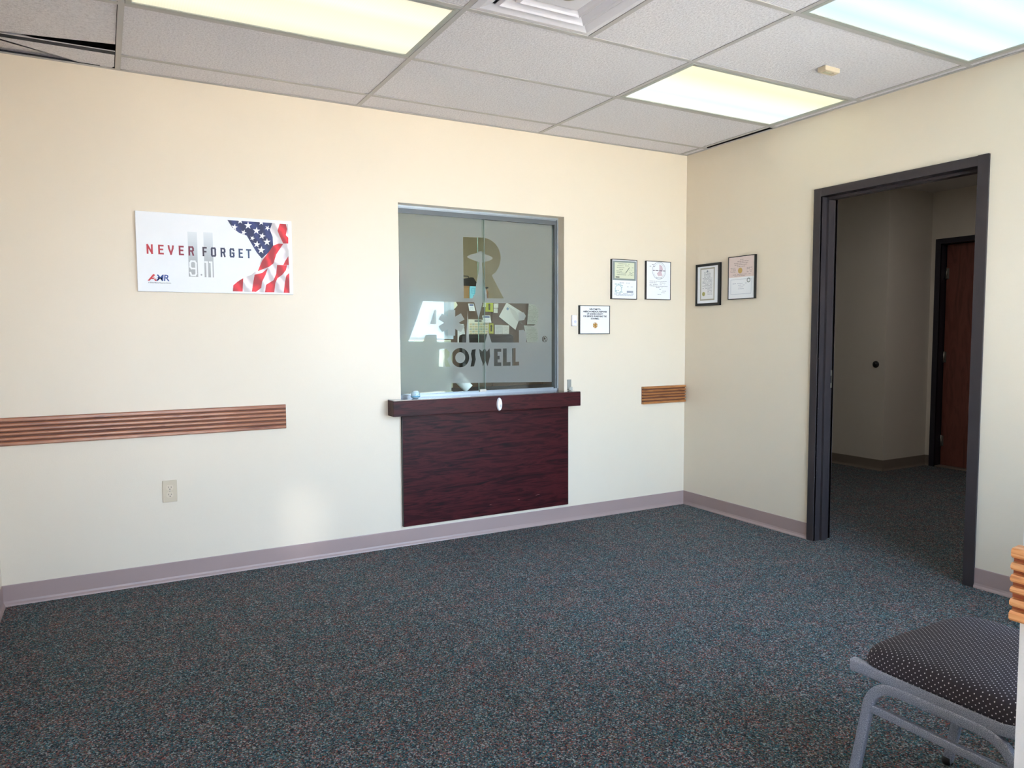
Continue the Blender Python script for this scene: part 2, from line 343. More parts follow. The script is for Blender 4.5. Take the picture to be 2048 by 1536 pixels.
# ------------------------------------------------------------------ traced shapes, metres on the wall plane (x, z)
FILM=[[(-1.7976, 1.9206),(-1.6505, 1.9256),(-1.6185, 1.923),(-1.5862, 1.9116),(-1.556, 1.8905),(-1.5344, 1.8631),(-1.5215, 1.8294),(-1.5182, 1.7989),(-1.5242, 1.7642),(-1.5375, 1.733),(-1.5574, 1.7054),(-1.5858, 1.6845),(-1.497, 1.536),(-1.6215, 1.5336),(-1.636, 1.6151),(-1.6503, 1.6944),(-1.6583, 1.7622),(-1.6433, 1.7686),(-1.6088, 1.7777),(-1.5893, 1.7861),(-1.5776, 1.7962),(-1.5849, 1.8053),(-1.6086, 1.8137),(-1.63, 1.8184),(-1.6428, 1.8291),(-1.6555, 1.836),(-1.6704, 1.8371),(-1.6875, 1.8325),(-1.7066, 1.8203),(-1.7404, 1.813),(-1.7614, 1.8027),(-1.7706, 1.7948),(-1.749, 1.7845),(-1.7071, 1.7714),(-1.6825, 1.765),(-1.6864, 1.7082),(-1.7063, 1.6207),(-1.7132, 1.5639),(-1.7346, 1.5313),(-1.7954, 1.5301)], [(-2.0774, 1.5073),(-1.7215, 1.5058),(-1.6903, 1.4019),(-1.66, 1.5043),(-1.3062, 1.5048),(-1.2555, 1.4948),(-1.23, 1.4596),(-1.2301, 1.3994),(-1.2463, 1.3665),(-1.275, 1.3512),(-1.2431, 1.3337),(-1.2336, 1.3007),(-1.2338, 1.2431),(-1.323, 1.2428),(-1.3259, 1.3065),(-1.3448, 1.3272),(-1.3823, 1.3245),(-1.3827, 1.2417),(-1.5908, 1.2436),(-1.6171, 1.3232),(-1.6385, 1.2441),(-1.7588, 1.2452),(-1.7683, 1.4532),(-1.7825, 1.2454),(-1.9852, 1.2499),(-1.9873, 1.2983),(-2.0613, 1.2961),(-2.0766, 1.2532),(-2.1801, 1.2551),(-2.1637, 1.2865)], [(-2.0304, 1.3633),(-2.0019, 1.4505),(-1.9881, 1.4557),(-1.9893, 1.3634)], [(-1.8592, 1.29),(-1.9089, 1.2903),(-1.9084, 1.3332),(-1.9492, 1.3119),(-1.9731, 1.3507),(-1.9325, 1.3722),(-1.9726, 1.3934),(-1.9477, 1.4323),(-1.9075, 1.4113),(-1.907, 1.4542),(-1.8574, 1.4548),(-1.8579, 1.4117),(-1.8164, 1.4336),(-1.7916, 1.3944),(-1.8333, 1.3726),(-1.792, 1.351),(-1.8177, 1.3115),(-1.8587, 1.3332)], [(-1.3849, 1.4443),(-1.3442, 1.4448),(-1.3274, 1.4205),(-1.3413, 1.3933),(-1.3852, 1.3877)], [(-1.9691, 1.2073),(-1.9217, 1.2067),(-1.8994, 1.1847),(-1.8997, 1.159),(-1.9168, 1.1413),(-1.8948, 1.0917),(-1.9286, 1.0926),(-1.9421, 1.1341),(-1.9437, 1.093),(-1.976, 1.0938)], [(-1.7603, 1.147),(-1.7614, 1.1361),(-1.7644, 1.1256),(-1.7693, 1.1158),(-1.7759, 1.107),(-1.7839, 1.0994),(-1.7932, 1.0934),(-1.8035, 1.089),(-1.8143, 1.0865),(-1.8255, 1.0858),(-1.8366, 1.0871),(-1.8474, 1.0901),(-1.8574, 1.095),(-1.8664, 1.1014),(-1.8742, 1.1093),(-1.8804, 1.1183),(-1.885, 1.1282),(-1.8877, 1.1387),(-1.8885, 1.1495),(-1.8875, 1.1602),(-1.8845, 1.1706),(-1.8797, 1.1803),(-1.8733, 1.189),(-1.8654, 1.1966),(-1.8562, 1.2026),(-1.8461, 1.2071),(-1.8353, 1.2097),(-1.8242, 1.2105),(-1.8131, 1.2095),(-1.8023, 1.2065),(-1.7921, 1.2018),(-1.783, 1.1954),(-1.7751, 1.1875),(-1.7687, 1.1785),(-1.764, 1.1685),(-1.7612, 1.1579)], [(-1.7892, 1.1475),(-1.7901, 1.1402),(-1.7925, 1.1332),(-1.7963, 1.1268),(-1.8013, 1.1214),(-1.8074, 1.1172),(-1.8142, 1.1144),(-1.8215, 1.113),(-1.8289, 1.1132),(-1.8362, 1.1149),(-1.8429, 1.118),(-1.8488, 1.1225),(-1.8537, 1.1281),(-1.8573, 1.1345),(-1.8595, 1.1416),(-1.8602, 1.1489),(-1.8594, 1.1562),(-1.857, 1.1632),(-1.8532, 1.1695),(-1.8483, 1.1749),(-1.8422, 1.1791),(-1.8354, 1.182),(-1.8282, 1.1834),(-1.8208, 1.1833),(-1.8135, 1.1817),(-1.8067, 1.1785),(-1.8008, 1.1741),(-1.7958, 1.1685),(-1.7922, 1.162),(-1.7899, 1.1549)], [(-1.7401, 1.1979),(-1.7126, 1.2018),(-1.7176, 1.1661),(-1.7132, 1.1345),(-1.7253, 1.0901),(-1.7516, 1.0881),(-1.7407, 1.1351),(-1.7479, 1.1719)], [(-1.6891, 1.2035),(-1.6627, 1.1863),(-1.64, 1.2071),(-1.6271, 1.1831),(-1.6061, 1.2056),(-1.6023, 1.1535),(-1.6219, 1.0859),(-1.6383, 1.125),(-1.6558, 1.0883),(-1.6807, 1.1549)], [(-1.5731, 1.202),(-1.5186, 1.2012),(-1.5188, 1.1814),(-1.5461, 1.1818),(-1.5463, 1.1551),(-1.5311, 1.1549),(-1.5313, 1.1308),(-1.5464, 1.1311),(-1.5466, 1.1108),(-1.5192, 1.1101),(-1.5194, 1.0865),(-1.5739, 1.0879)], [(-1.5052, 1.2027),(-1.4771, 1.2034),(-1.4776, 1.1108),(-1.4487, 1.1118),(-1.4488, 1.0869),(-1.5059, 1.0873)], [(-1.4358, 1.2034),(-1.4091, 1.2041),(-1.4096, 1.112),(-1.3821, 1.1125),(-1.3822, 1.0869),(-1.4364, 1.0866)], [(-1.1573, 1.2628),(-1.158, 1.2574),(-1.1602, 1.2524),(-1.1636, 1.248),(-1.1681, 1.2447),(-1.1733, 1.2427),(-1.1788, 1.242),(-1.1844, 1.2428),(-1.1895, 1.2449),(-1.194, 1.2483),(-1.1973, 1.2527),(-1.1995, 1.2577),(-1.2002, 1.2632),(-1.1994, 1.2686),(-1.1973, 1.2736),(-1.1939, 1.2779),(-1.1895, 1.2812),(-1.1843, 1.2833),(-1.1787, 1.284),(-1.1732, 1.2832),(-1.168, 1.2811),(-1.1636, 1.2778),(-1.1602, 1.2734),(-1.158, 1.2683)], [(-1.1619, 1.2629),(-1.1624, 1.2584),(-1.1641, 1.2543),(-1.1668, 1.2508),(-1.1704, 1.2481),(-1.1744, 1.2464),(-1.1788, 1.2459),(-1.1832, 1.2465),(-1.1873, 1.2482),(-1.1907, 1.251),(-1.1934, 1.2546),(-1.1951, 1.2587),(-1.1956, 1.2631),(-1.1951, 1.2675),(-1.1934, 1.2717),(-1.1907, 1.2752),(-1.1872, 1.2779),(-1.1831, 1.2796),(-1.1787, 1.2801),(-1.1744, 1.2795),(-1.1703, 1.2778),(-1.1668, 1.275),(-1.1641, 1.2715),(-1.1624, 1.2673)], [(-1.1878, 1.2758),(-1.1749, 1.2757),(-1.1697, 1.269),(-1.1742, 1.263),(-1.1684, 1.2508),(-1.1736, 1.2508),(-1.1801, 1.2619),(-1.1833, 1.2619),(-1.1834, 1.2509),(-1.1879, 1.2509)]]
SIGN={'navy': [[(-3.2341, 1.9107),(-3.003, 1.9108),(-3.0166, 1.8729),(-3.0026, 1.8357),(-3.0015, 1.7881),(-3.0282, 1.7485),(-3.0638, 1.7159),(-3.0882, 1.7456),(-3.1144, 1.7914),(-3.1381, 1.8346),(-3.176, 1.8463),(-3.2088, 1.8698)]], 'white': [[(-3.003, 1.9108),(-2.9183, 1.9104),(-2.9181, 1.5311),(-3.2184, 1.5336),(-3.2173, 1.5711),(-3.1648, 1.6056),(-3.1189, 1.626),(-3.0861, 1.6556),(-3.0638, 1.7159),(-3.0282, 1.7485),(-3.0015, 1.7881),(-3.0026, 1.8357),(-3.0166, 1.8729)]], 'red': [[(-2.9632, 1.9098),(-2.9302, 1.9096),(-2.9237, 1.8837),(-2.9317, 1.8495),(-2.9187, 1.8359),(-2.9195, 1.8045),(-2.947, 1.803),(-2.9672, 1.8474),(-2.976, 1.8707)], [(-3.0015, 1.7881),(-2.9707, 1.8017),(-2.9471, 1.8006),(-2.9668, 1.7708),(-2.9863, 1.741),(-3.0016, 1.6924),(-3.0255, 1.6723),(-3.0863, 1.6461),(-3.0618, 1.7041),(-3.033, 1.7435)], [(-2.9212, 1.7345),(-2.919, 1.6863),(-2.95, 1.685),(-2.9375, 1.7096)], [(-2.9831, 1.6836),(-2.9286, 1.6849),(-2.9365, 1.6566),(-2.9561, 1.6317),(-2.9826, 1.6116),(-2.994, 1.5871),(-3.002, 1.534),(-3.0515, 1.5328),(-3.0444, 1.5737),(-3.004, 1.6003),(-2.989, 1.6354)], [(-3.0635, 1.6375),(-3.0327, 1.6649),(-3.0453, 1.6286),(-3.0648, 1.5898),(-3.0703, 1.5562),(-3.0985, 1.5341),(-3.12, 1.535),(-3.1108, 1.5884),(-3.1029, 1.6266)], [(-3.1626, 1.6056),(-3.1677, 1.5338),(-3.217, 1.5345),(-3.2143, 1.5665),(-3.1923, 1.5859)], [(-2.9187, 1.6427),(-2.9195, 1.5321),(-2.9514, 1.5328),(-2.9428, 1.5935),(-2.9348, 1.6276)]], 'stars': [[(-3.1961, 1.8936),(-3.1945, 1.8806),(-3.182, 1.8788),(-3.1935, 1.872),(-3.1924, 1.8588),(-3.2012, 1.8676),(-3.2129, 1.8613),(-3.2068, 1.8735),(-3.2152, 1.8827),(-3.2027, 1.8815)], [(-3.1293, 1.9106),(-3.1248, 1.8963),(-3.1098, 1.897),(-3.122, 1.8869),(-3.1181, 1.8724),(-3.1301, 1.8804),(-3.1426, 1.8708),(-3.1378, 1.8858),(-3.1494, 1.8943),(-3.1345, 1.8957)], [(-3.1478, 1.8654),(-3.1483, 1.8539),(-3.1382, 1.8505),(-3.1488, 1.8464),(-3.1497, 1.835),(-3.1557, 1.8439),(-3.1664, 1.8404),(-3.1596, 1.8499),(-3.1653, 1.8591),(-3.155, 1.8561)], [(-3.085, 1.8844),(-3.0819, 1.8702),(-3.0675, 1.8696),(-3.08, 1.8608),(-3.0774, 1.8465),(-3.0883, 1.8553),(-3.101, 1.8471),(-3.0952, 1.8613),(-3.1056, 1.8705),(-3.0913, 1.8705)], [(-3.0216, 1.8952),(-3.0238, 1.8844),(-3.0149, 1.8793),(-3.0255, 1.8773),(-3.0282, 1.8665),(-3.0324, 1.8761),(-3.0431, 1.8745),(-3.0351, 1.8824),(-3.039, 1.8922),(-3.0298, 1.8876)], [(-3.0604, 1.9272),(-3.0568, 1.916),(-3.045, 1.9165),(-3.0546, 1.9085),(-3.0515, 1.8971),(-3.0611, 1.9034),(-3.071, 1.8957),(-3.0672, 1.9076),(-3.0765, 1.9143),(-3.0646, 1.9154)], [(-3.053, 1.8557),(-3.0524, 1.8422),(-3.0397, 1.8392),(-3.0521, 1.8333),(-3.0521, 1.8198),(-3.0603, 1.8297),(-3.0729, 1.8243),(-3.0656, 1.8363),(-3.0734, 1.8465),(-3.0607, 1.844)], [(-3.104, 1.8358),(-3.1044, 1.8257),(-3.0953, 1.8226),(-3.1048, 1.819),(-3.1056, 1.8089),(-3.111, 1.8168),(-3.1205, 1.8137),(-3.1145, 1.8221),(-3.1195, 1.8303),(-3.1104, 1.8276)], [(-3.0838, 1.8103),(-3.0815, 1.7965),(-3.0679, 1.795),(-3.0802, 1.7874),(-3.0785, 1.7735),(-3.0883, 1.7826),(-3.1008, 1.7755),(-3.0947, 1.7887),(-3.1041, 1.7983),(-3.0905, 1.7973)], [(-3.0331, 1.8272),(-3.0286, 1.8133),(-3.014, 1.8139),(-3.0259, 1.8041),(-3.022, 1.79),(-3.0339, 1.7979),(-3.0461, 1.7887),(-3.0415, 1.8033),(-3.0528, 1.8116),(-3.0383, 1.8128)], [(-3.0624, 1.7828),(-3.0591, 1.7678),(-3.044, 1.7669),(-3.0571, 1.7579),(-3.0544, 1.7427),(-3.0658, 1.7522),(-3.0792, 1.7438),(-3.0732, 1.7586),(-3.0841, 1.7685),(-3.069, 1.7682)], [(-3.1692, 1.9283),(-3.1656, 1.9166),(-3.1533, 1.9172),(-3.1633, 1.9088),(-3.1601, 1.8969),(-3.1699, 1.9035),(-3.1801, 1.8955),(-3.1763, 1.9079),(-3.1858, 1.9149),(-3.1736, 1.916)]]}
PAP={'card': [(-1.2392, 1.5744),(-1.2056, 1.5749),(-1.1908, 1.548),(-1.2174, 1.517),(-1.2399, 1.5167)], 'card1': [(-1.0922, 1.5632),(-1.0386, 1.562),(-1.0237, 1.5002),(-1.0813, 1.5009)], 'flyer': [(-0.9259, 1.5777),(-0.8511, 1.5762),(-0.8517, 1.4938),(-0.9265, 1.4958)], 'note': [(-0.8456, 1.5672),(-0.7994, 1.568),(-0.8013, 1.5294),(-0.8459, 1.5288)], 'note1': [(-0.8459, 1.5246),(-0.8061, 1.5251),(-0.808, 1.4858),(-0.8478, 1.4868)], 'sheet': [(-0.7191, 1.5785),(-0.5642, 1.4969),(-0.6309, 1.3381),(-0.7962, 1.4536)], 'calendar': [(-1.0935, 1.4293),(-0.8972, 1.4236),(-0.9009, 1.2558),(-1.0952, 1.2572)], 'card2': [(-0.9698, 1.4613),(-0.8938, 1.462),(-0.8801, 1.3992),(-0.9586, 1.4024)], 'flyer1': [(-0.8959, 1.3956),(-0.8524, 1.3944),(-0.8531, 1.3046),(-0.8966, 1.3062)], 'sheet1': [(-0.8406, 1.3818),(-0.7646, 1.3806),(-0.7696, 1.2301),(-0.8417, 1.2308)], 'sheet2': [(-0.7647, 1.3785),(-0.6976, 1.3765),(-0.7033, 1.2295),(-0.7656, 1.2301)], 'sheet3': [(-0.4973, 1.5765),(-0.3794, 1.5785),(-0.3799, 1.3865),(-0.5148, 1.3862)], 'sheet4': [(-0.5481, 1.3768),(-0.38, 1.3771),(-0.3846, 1.2266),(-0.5154, 1.2278)], 'sheet5': [(-1.2001, 1.3878),(-1.1434, 1.3879),(-1.1207, 1.2299),(-1.2018, 1.2306)], 'tag': [(-0.9259, 1.5763),(-0.9493, 1.5759),(-0.9614, 1.5342),(-0.9301, 1.5346)]}

# ------------------------------------------------------------------ structure
def struct(mb, name, m, parent=None, **k):
    o = mb.build(name, m, parent, **k)
    if parent is None: o['kind'] = 'structure'
    return o
YE = -5.0          # entry wall
XA = -2.396; YA = -3.52   # corner where the entry alcove opens into the room
XL = -4.305
ROOF = 3.05
struct(MB().box(-4.6, 4.5, -3.67, 3.2, -.12, 0).box(-4.6, -2.28, -5.15, -3.67, -.12, 0), 'floor', m_carpet, origin=(0, 0, 0))
struct(MB().box(-40, 40, -60, -3.67, -.2, -.125), 'pavement', mat('pavement_concrete', S(214, 200, 180), .9, noise=(2, .08)), origin=(0, -20, 0))
struct(MB().box(-4.6, 4.5, -3.85, 3.2, ROOF, ROOF+.1).box(-4.6, -2.28, -5.15, -3.85, ROOF, ROOF+.1), 'ceiling_deck', m_plenum)
# back wall with the reception window
WX0, WX1, WZ0, WZ1 = -2.268, -1.087, .899, 2.086
w = MB().box(XL-.15, WX0, 0, .13, 0, ROOF).box(WX1, .13, 0, .13, 0, ROOF).box(WX0, WX1, 0, .13, 0, WZ0).box(WX0, WX1, 0, .13, WZ1, ROOF)
struct(w, 'wall_back', m_wall, origin=(0, 0, 0))
DY0, DY1, DZ = -1.187, -2.101, 2.118          # clear door opening
w = MB().box(0, .13, DY0+.002, 0, 0, ROOF).box(0, .13, -3.67, DY1-.002, 0, ROOF).box(0, .13, DY1-.002, DY0+.002, DZ+.002, ROOF)
w.box(0, .13, .13, 2.9, 0, ROOF)
struct(w, 'wall_right', m_wall, origin=(0, 0, 0))
struct(MB().box(XL-.15, XL, YE-.15, 3.05, 0, ROOF), 'wall_left', m_wall, origin=(XL, 0, 0))
struct(MB().box(XA, -2.1, YA-.15, YA, 0, ROOF).box(-.25, .13, YA-.15, YA, 0, ROOF).box(-2.1, -.25, YA-.15, YA, 0, .45).box(-2.1, -.25, YA-.15, YA, 2.45, ROOF).box(XA, XA+.15, YE, YA-.15, 0, ROOF), 'wall_front', m_white, origin=(XA, YA, 0))
# entry wall with glazed door behind the camera
EX0, EX1, EZ = -4.27, -2.50, 2.40
struct(MB().box(XL-.15, EX0, YE-.15, YE, 0, ROOF).box(EX1, XA+.15, YE-.15, YE, 0, ROOF).box(EX0, EX1, YE-.15, YE, EZ, ROOF), 'wall_entry', m_white)
struct(MB().box(.13, 4.5, -3.85, -3.67, 0, ROOF), 'wall_outer', m_hallwall)
wf = struct(MB().box(-2.1, -2.06, -3.63, -3.59, .45, 2.45).box(-.29, -.25, -3.63, -3.59, .45, 2.45).box(-2.06, -.29, -3.63, -3.59, .45, .49).box(-2.06, -.29, -3.63, -3.59, 2.41, 2.45).box(-1.195, -1.155, -3.63, -3.59, .49, 2.41), 'window_added', m_alud)  # unseen window added to bring more daylight to the right side
MB().box(-2.06, -.29, -3.613, -3.607, .49, 2.41).build('window_pane', m_glass, wf)
# hall beyond the doorway
struct(MB().box(2.51, 4.2, .062, 3.05, 0, ROOF), 'wall_hall', m_hallwall, origin=(2.51, .062, 0))
HX, HD0, HD1, HDZ = 3.17, -.035, -.99, 2.135
w = MB().box(HX, HX+.14, HD0+.002, .062, 0, ROOF).box(HX, HX+.14, -3.67, HD1-.002, 0, ROOF).box(HX, HX+.14, HD1-.002, HD0+.002, HDZ+.002, ROOF)
struct(w, 'wall_hall', m_hallwall, origin=(HX, 0, 0))
struct(MB().box(HX+.6, HX+.7, -3.67, .062, 0, ROOF).box(.13, 2.51, 2.7, 2.8, 0, ROOF), 'wall_hall', m_hallwall)
struct(MB().box(.13, HX+.6, -3.67, 2.8, H+.02, H+.05), 'ceiling_hall', mat('hall_ceiling_tile', S(215, 210, 204), .9))
struct(MB().box(XL-.15, .13, 2.9, 3.05, 0, ROOF), 'wall_office', mat('office_wall_paint', S(222, 210, 182), .6, noise=(3, .015)))
struct(MB().box(XL, 0, .13, 2.9, H+.0, H+.03), 'ceiling_office', mat('office_ceiling_tile', S(215, 212, 206), .9))

# baseboards: cove profile swept along the wall foot
def cove(mb, a, b, n):       # a,b floor points on the wall face, n outward normal
    prof = [(0, 0), (.0135, 0), (.0115, .006), (.006, .014), (.0035, .024), (.0035, .0985), (.0022, .1016), (0, .1016)]
    A = [(a[0]+n[0]*d, a[1]+n[1]*d, z) for d, z in prof]; B = [(b[0]+n[0]*d, b[1]+n[1]*d, z) for d, z in prof]
    k = len(prof)
    return mb.add(A+B, [(i, (i+1) % k, (i+1) % k+k, i+k) for i in range(k)]+[tuple(range(k))[::-1], tuple(range(k, 2*k))])
struct(cove(MB(), (XL, 0), (0, 0), (0, -1)), 'baseboard_back', m_base)
struct(cove(cove(MB(), (0, 0), (0, -1.137), (-1, 0)), (0, -2.151), (0, YA), (-1, 0)), 'baseboard_right', m_base)
struct(cove(MB(), (XL, YE), (XL, 0), (1, 0)), 'baseboard_left', m_base)
struct(cove(cove(MB(), (XA+.003, YA), (0, YA), (0, 1)), (XA, YE), (XA, YA+.003), (-1, 0)), 'baseboard_front', m_base)
m_base2 = mat('hall_vinyl_base', S(128, 116, 104), .45)
struct(cove(cove(cove(MB(), (2.51, 2.7), (2.51, .06), (-1, 0)), (2.507, .062), (HX, .062), (0, -1)), (HX, .062), (HX, -.005), (-1, 0)), 'baseboard_hall', m_base2)

# ------------------------------------------------------------------ ceiling grid
XT = [XL, -3.724, -2.505, -1.285, -.066, 0.]
YR = [0., -.2218, -.8314, -1.441, -2.0506, -2.6602, -3.2698, -3.8794, -4.489, YE]
ceil = bpy.data.objects.new('ceiling', None); ceil.location = (0, 0, H); COL.objects.link(ceil); ceil['kind'] = 'structure'
TW = .012
fixtures = {(1, 2), (3, 2), (3, 4), (1, 6)}
tile_cache = {}
def ceiling_tile(x0, x1, y0, y1):
    w, d = round(x1-x0-2*TW+.006, 4), round(y0-y1-2*TW+.006, 4); cx, cy = (x0+x1)/2, (y0+y1)/2
    if (w, d) in tile_cache: return copy_part(tile_cache[(w, d)], ceil, (cx, cy, H+.003))
    o = MB().cbox(-w/2+cx, w/2+cx, -d/2+cy, d/2+cy, H+.003, H+.018, .002).build('ceiling_tile', m_tile, ceil, origin=(cx, cy, H+.003))
    tile_cache[(w, d)] = o; return o
for i in range(5):
    for j in range(9):
        x0, x1, y0, y1 = XT[i], XT[i+1], YR[j], YR[j+1]
        if j >= 6 and i >= 3: continue
        if y1 < -3.6 and x0 > -2.6: continue
        if (i, j) in fixtures: continue
        if (i, j) in ((0, 0), (0, 1), (4, 1)): continue
        if (i, j) == (2, 3):
            ceiling_tile(-1.895, x1, y0, y1); continue
        if j == 5 or True:
            pass
        ceiling_tile(x0, x1, y0, y1)
for k, x in enumerate(XT[1:-1]):
    ye = YE if x < XA else YA
    MB().box(x-TW, x+TW, 0, ye, H-.0008, H+.002).box(x-.001, x+.001, 0, ye, H+.002, H+(.006 if k == 3 else .035)).build('grid_tee', m_tee, ceil)
for i in range(5):
    for j, y in enumerate(YR[1:-1]):
        if (i, j) == (0, 0): continue
        if y < YA and XT[i] > XA-.1: continue
        MB().box(XT[i]+TW, XT[i+1]-TW, y-TW, y+TW, H-.0004, H+.002).build('grid_tee', m_tee, ceil)
MB().box(-1.895-TW, -1.895+TW, YR[3]-TW, YR[4]+TW, H-.0004, H+.002).build('grid_tee', m_tee, ceil)
# wall angle (perimeter)
MB().box(XL, 0, -.02, 0, H-.001, H+.001).build('wall_angle', m_tee, ceil)
MB().box(-.02, 0, YA, -.02, H-.001, H+.001).build('wall_angle', m_tee, ceil)
MB().box(XL, XL+.02, YE, -.02, H-.001, H+.001).build('wall_angle', m_tee, ceil)
# upper-left corner: pushed-back tile, sagging strip, dark twisted tee, black gap
o = MB().prism([(XL+.01, -.245, H+.006), (-3.738, -.345, H+.006), (-3.738, -.82, H+.006), (XL+.01, -.82, H+.006)], (0, 0, .015)).build('ceiling_tile', m_tile, ceil)
o['label'] = 'shifted tile with a black gap along its edge'
o = MB().prism([(XL+.01, -.222, H+.001), (-3.739, -.224, H+.001), (-3.739, -.045, H+.001), (-3.75, -.022, H+.001), (-3.87, -.022, H+.001), (-4.19, -.188, H+.001), (XL+.01, -.25, H+.001)], (0, 0, .012)).build('ceiling_tile', m_tile, ceil)
o['label'] = 'slipped narrow tile strip lying askew'
MB().prism([(XL+.01, -.30, H+.014), (-3.8, -.10, H+.014), (-3.8, -.004, H+.014), (XL+.01, -.004, H+.014)], (0, 0, .01)).build('ceiling_tile', m_tile, ceil)
MB().box(XL+.02, -3.738, -.270, -.226, H-.002, H+.001).build('grid_tee', m_darktee, ceil)['label'] = 'dark twisted tee edge'
MB().box(XL+.02, -3.738, -.274, -.270, H-.0025, H+.001).build('grid_tee', m_tee, ceil)
MB().box(XL+.02, -3.8, -.034, -.02, H+.001, H+.002).build('grid_tee', m_darktee, ceil)
MB().box(-.003, 0, YA, -.003, H+.001, ROOF).build('plenum_shade', m_plenum, ceil)  # black sheets added on the walls so the ceiling gaps read as dark
MB().box(XL, -.003, -.003, 0, H+.001, ROOF).build('plenum_shade', m_plenum, ceil)
# slot above the right wall
MB().box(-.050, -.044, -.82, -.235, H+.004, H+.03).build('grid_tee', m_darktee, ceil)

# ------------------------------------------------------------------ ceiling lights
def ceiling_light(x0, x1, y0, y1, lens, label, grp='recessed fluorescent ceiling lights'):
    t = thing('ceiling_light', ((x0+x1)/2, (y0+y1)/2, H), label, 'ceiling light', grp)
    a = TW; f = .022
    X0, X1, Y0, Y1 = x0+a+.002, x1-a-.002, y0-a-.002, y1+a+.002
    fr = MB().box(X0, X1, Y0-f, Y0, H-.001, H+.012).box(X0, X1, Y1, Y1+f, H-.001, H+.012).box(X0, X0+f, Y1+f, Y0-f, H-.001, H+.012).box(X1-f, X1, Y1+f, Y0-f, H-.001, H+.012)
    fr.build('frame', mat('light_door_frame', S(168, 172, 166), .4), t)
    MB().box(X0+f, X1-f, Y1+f, Y0-f, H+.003, H+.007).build('lens', lens, t)
    MB().box(X0, X1, Y1, Y0, H+.09, H+.10).box(X0, X1, Y0-.003, Y0, H+.012, H+.09).box(X0, X1, Y1, Y1+.003, H+.012, H+.09).box(X0, X0+.003, Y1, Y0, H+.012, H+.09).box(X1-.003, X1, Y1, Y0, H+.012, H+.09).build('housing', m_diffw, t)
    for xx, yy in ((X0+.03, Y1+f*.5), (X1-.03, Y1+f*.5)): MB().box(xx-.012, xx+.012, yy-.004, yy+.004, H-.003, H-.001).build('latch', m_steel, t)
    return t
LS = 1.05/2**EXPO
L_warm = lens_mat('warm_prismatic_lens', [(0, (.95, .85, .62)), (.12, (1, .93, .72)), (.3, (1, .98, .84)), (.45, (1, .92, .66)), (.62, (1, 1, .72)), (.8, (1, .97, .78)), (1, (.92, .84, .6))], 1.05*LS)
L_mix = lens_mat('mixed_prismatic_lens', [(0, (.98, .96, .62)), (.2, (.86, .92, .56)), (.42, (1, 1, .8)), (.55, (.95, 1, .9)), (.72, (.72, .95, 1)), (.85, (.9, 1, 1)), (1, (.95, .95, .85))], 1.1*LS)
L_cyan = lens_mat('cool_prismatic_lens', [(0, (.5, .85, 1)), (.3, (.85, 1, 1)), (.5, (.58, .86, 1)), (.72, (.9, 1, 1)), (.88, (.62, .88, 1)), (1, (.8, .95, 1))], 1.1*LS)
ceiling_light(XT[1], XT[2], YR[2], YR[3], L_warm, 'warm yellow glowing rectangular ceiling light, the left one of the room')
ceiling_light(XT[3], XT[4], YR[2], YR[3], L_mix, 'pale green-white rectangular ceiling light nearest the wall corner')
ceiling_light(XT[3], XT[4], YR[4], YR[5], L_cyan, 'cool cyan rectangular ceiling light at the upper right above the doorway wall')
ceiling_light(XT[1], XT[2], YR[6], YR[7], L_warm, 'warm rectangular ceiling light above the entry alcove')

# air diffuser: stepped concentric square cones
t = thing('air_diffuser', (-2.2, (YR[3]+YR[4])/2, H), 'white square ceiling air diffuser with nested stepped cones', 'vent')
cx, cy = -2.2, (YR[3]+YR[4])/2
def square_ring(mb, r1, z1, r0, z0, th=.003):
    a = [(cx-r1, cy-r1, z1), (cx+r1, cy-r1, z1), (cx+r1, cy+r1, z1), (cx-r1, cy+r1, z1)]; b = [(cx-r0, cy-r0, z0), (cx+r0, cy-r0, z0), (cx+r0, cy+r0, z0), (cx-r0, cy+r0, z0)]
    c = [(x, y, z+th) for x, y, z in a]; d = [(x, y, z+th) for x, y, z in b]
    fs = []
    for i in range(4):
        j = (i+1) % 4; fs += [(i, j, j+4, i+4), (i+8, i+12, j+12, j+8), (i, i+8, j+8, j), (i+4, j+4, j+12, i+12)]
    return mb.add(a+b+c+d, fs)
square_ring(square_ring(MB(), .290, H+.001, .262, H-.003), .262, H-.003, .225, H+.007).build('outer_frame', m_diffw, t)
for r1, r0 in ((.215, .165), (.155, .108)):
    square_ring(square_ring(square_ring(MB(), r1, H+.001, r1-.012, H-.006), r1-.012, H-.006, r1-.02, H+.0), r1-.02, H, r0, H+.013).build('cone', m_diffw, t)
MB().cbox(cx-.098, cx+.098, cy-.098, cy+.098, H-.004, H+.004, .003).build('centre_plate', m_diffw, t)
MB().box(cx-.29, cx+.29, cy-.29, cy+.29, H+.03, H+.035).build('back_pan', mat('diffuser_inside', S(120, 120, 126), .7), t)
MB().lathe((cx, cy, 0), [(.03, H-.004), (.035, H-.008), (.02, H-.010)], 20).build('knob', m_steel, t)

# sensor on a ceiling tile
t = thing('ceiling_sensor', (-.621, -1.70, H), 'small beige rectangular sensor box stuck to a ceiling tile', 'sensor')
MB().cbox(-.675, -.567, -1.722, -1.672, H-.022, H+.002, .004).build('case', m_ivory, t)
MB().box(-.655, -.61, -1.706, -1.688, H-.0235, H-.022).build('grille', mat('sensor_grille', S(190, 186, 160), .5), t)
MB().cbox(-.6, -.572, -1.71, -1.684, H-.0245, H-.0215, .001).build('cap', m_ivory, t)

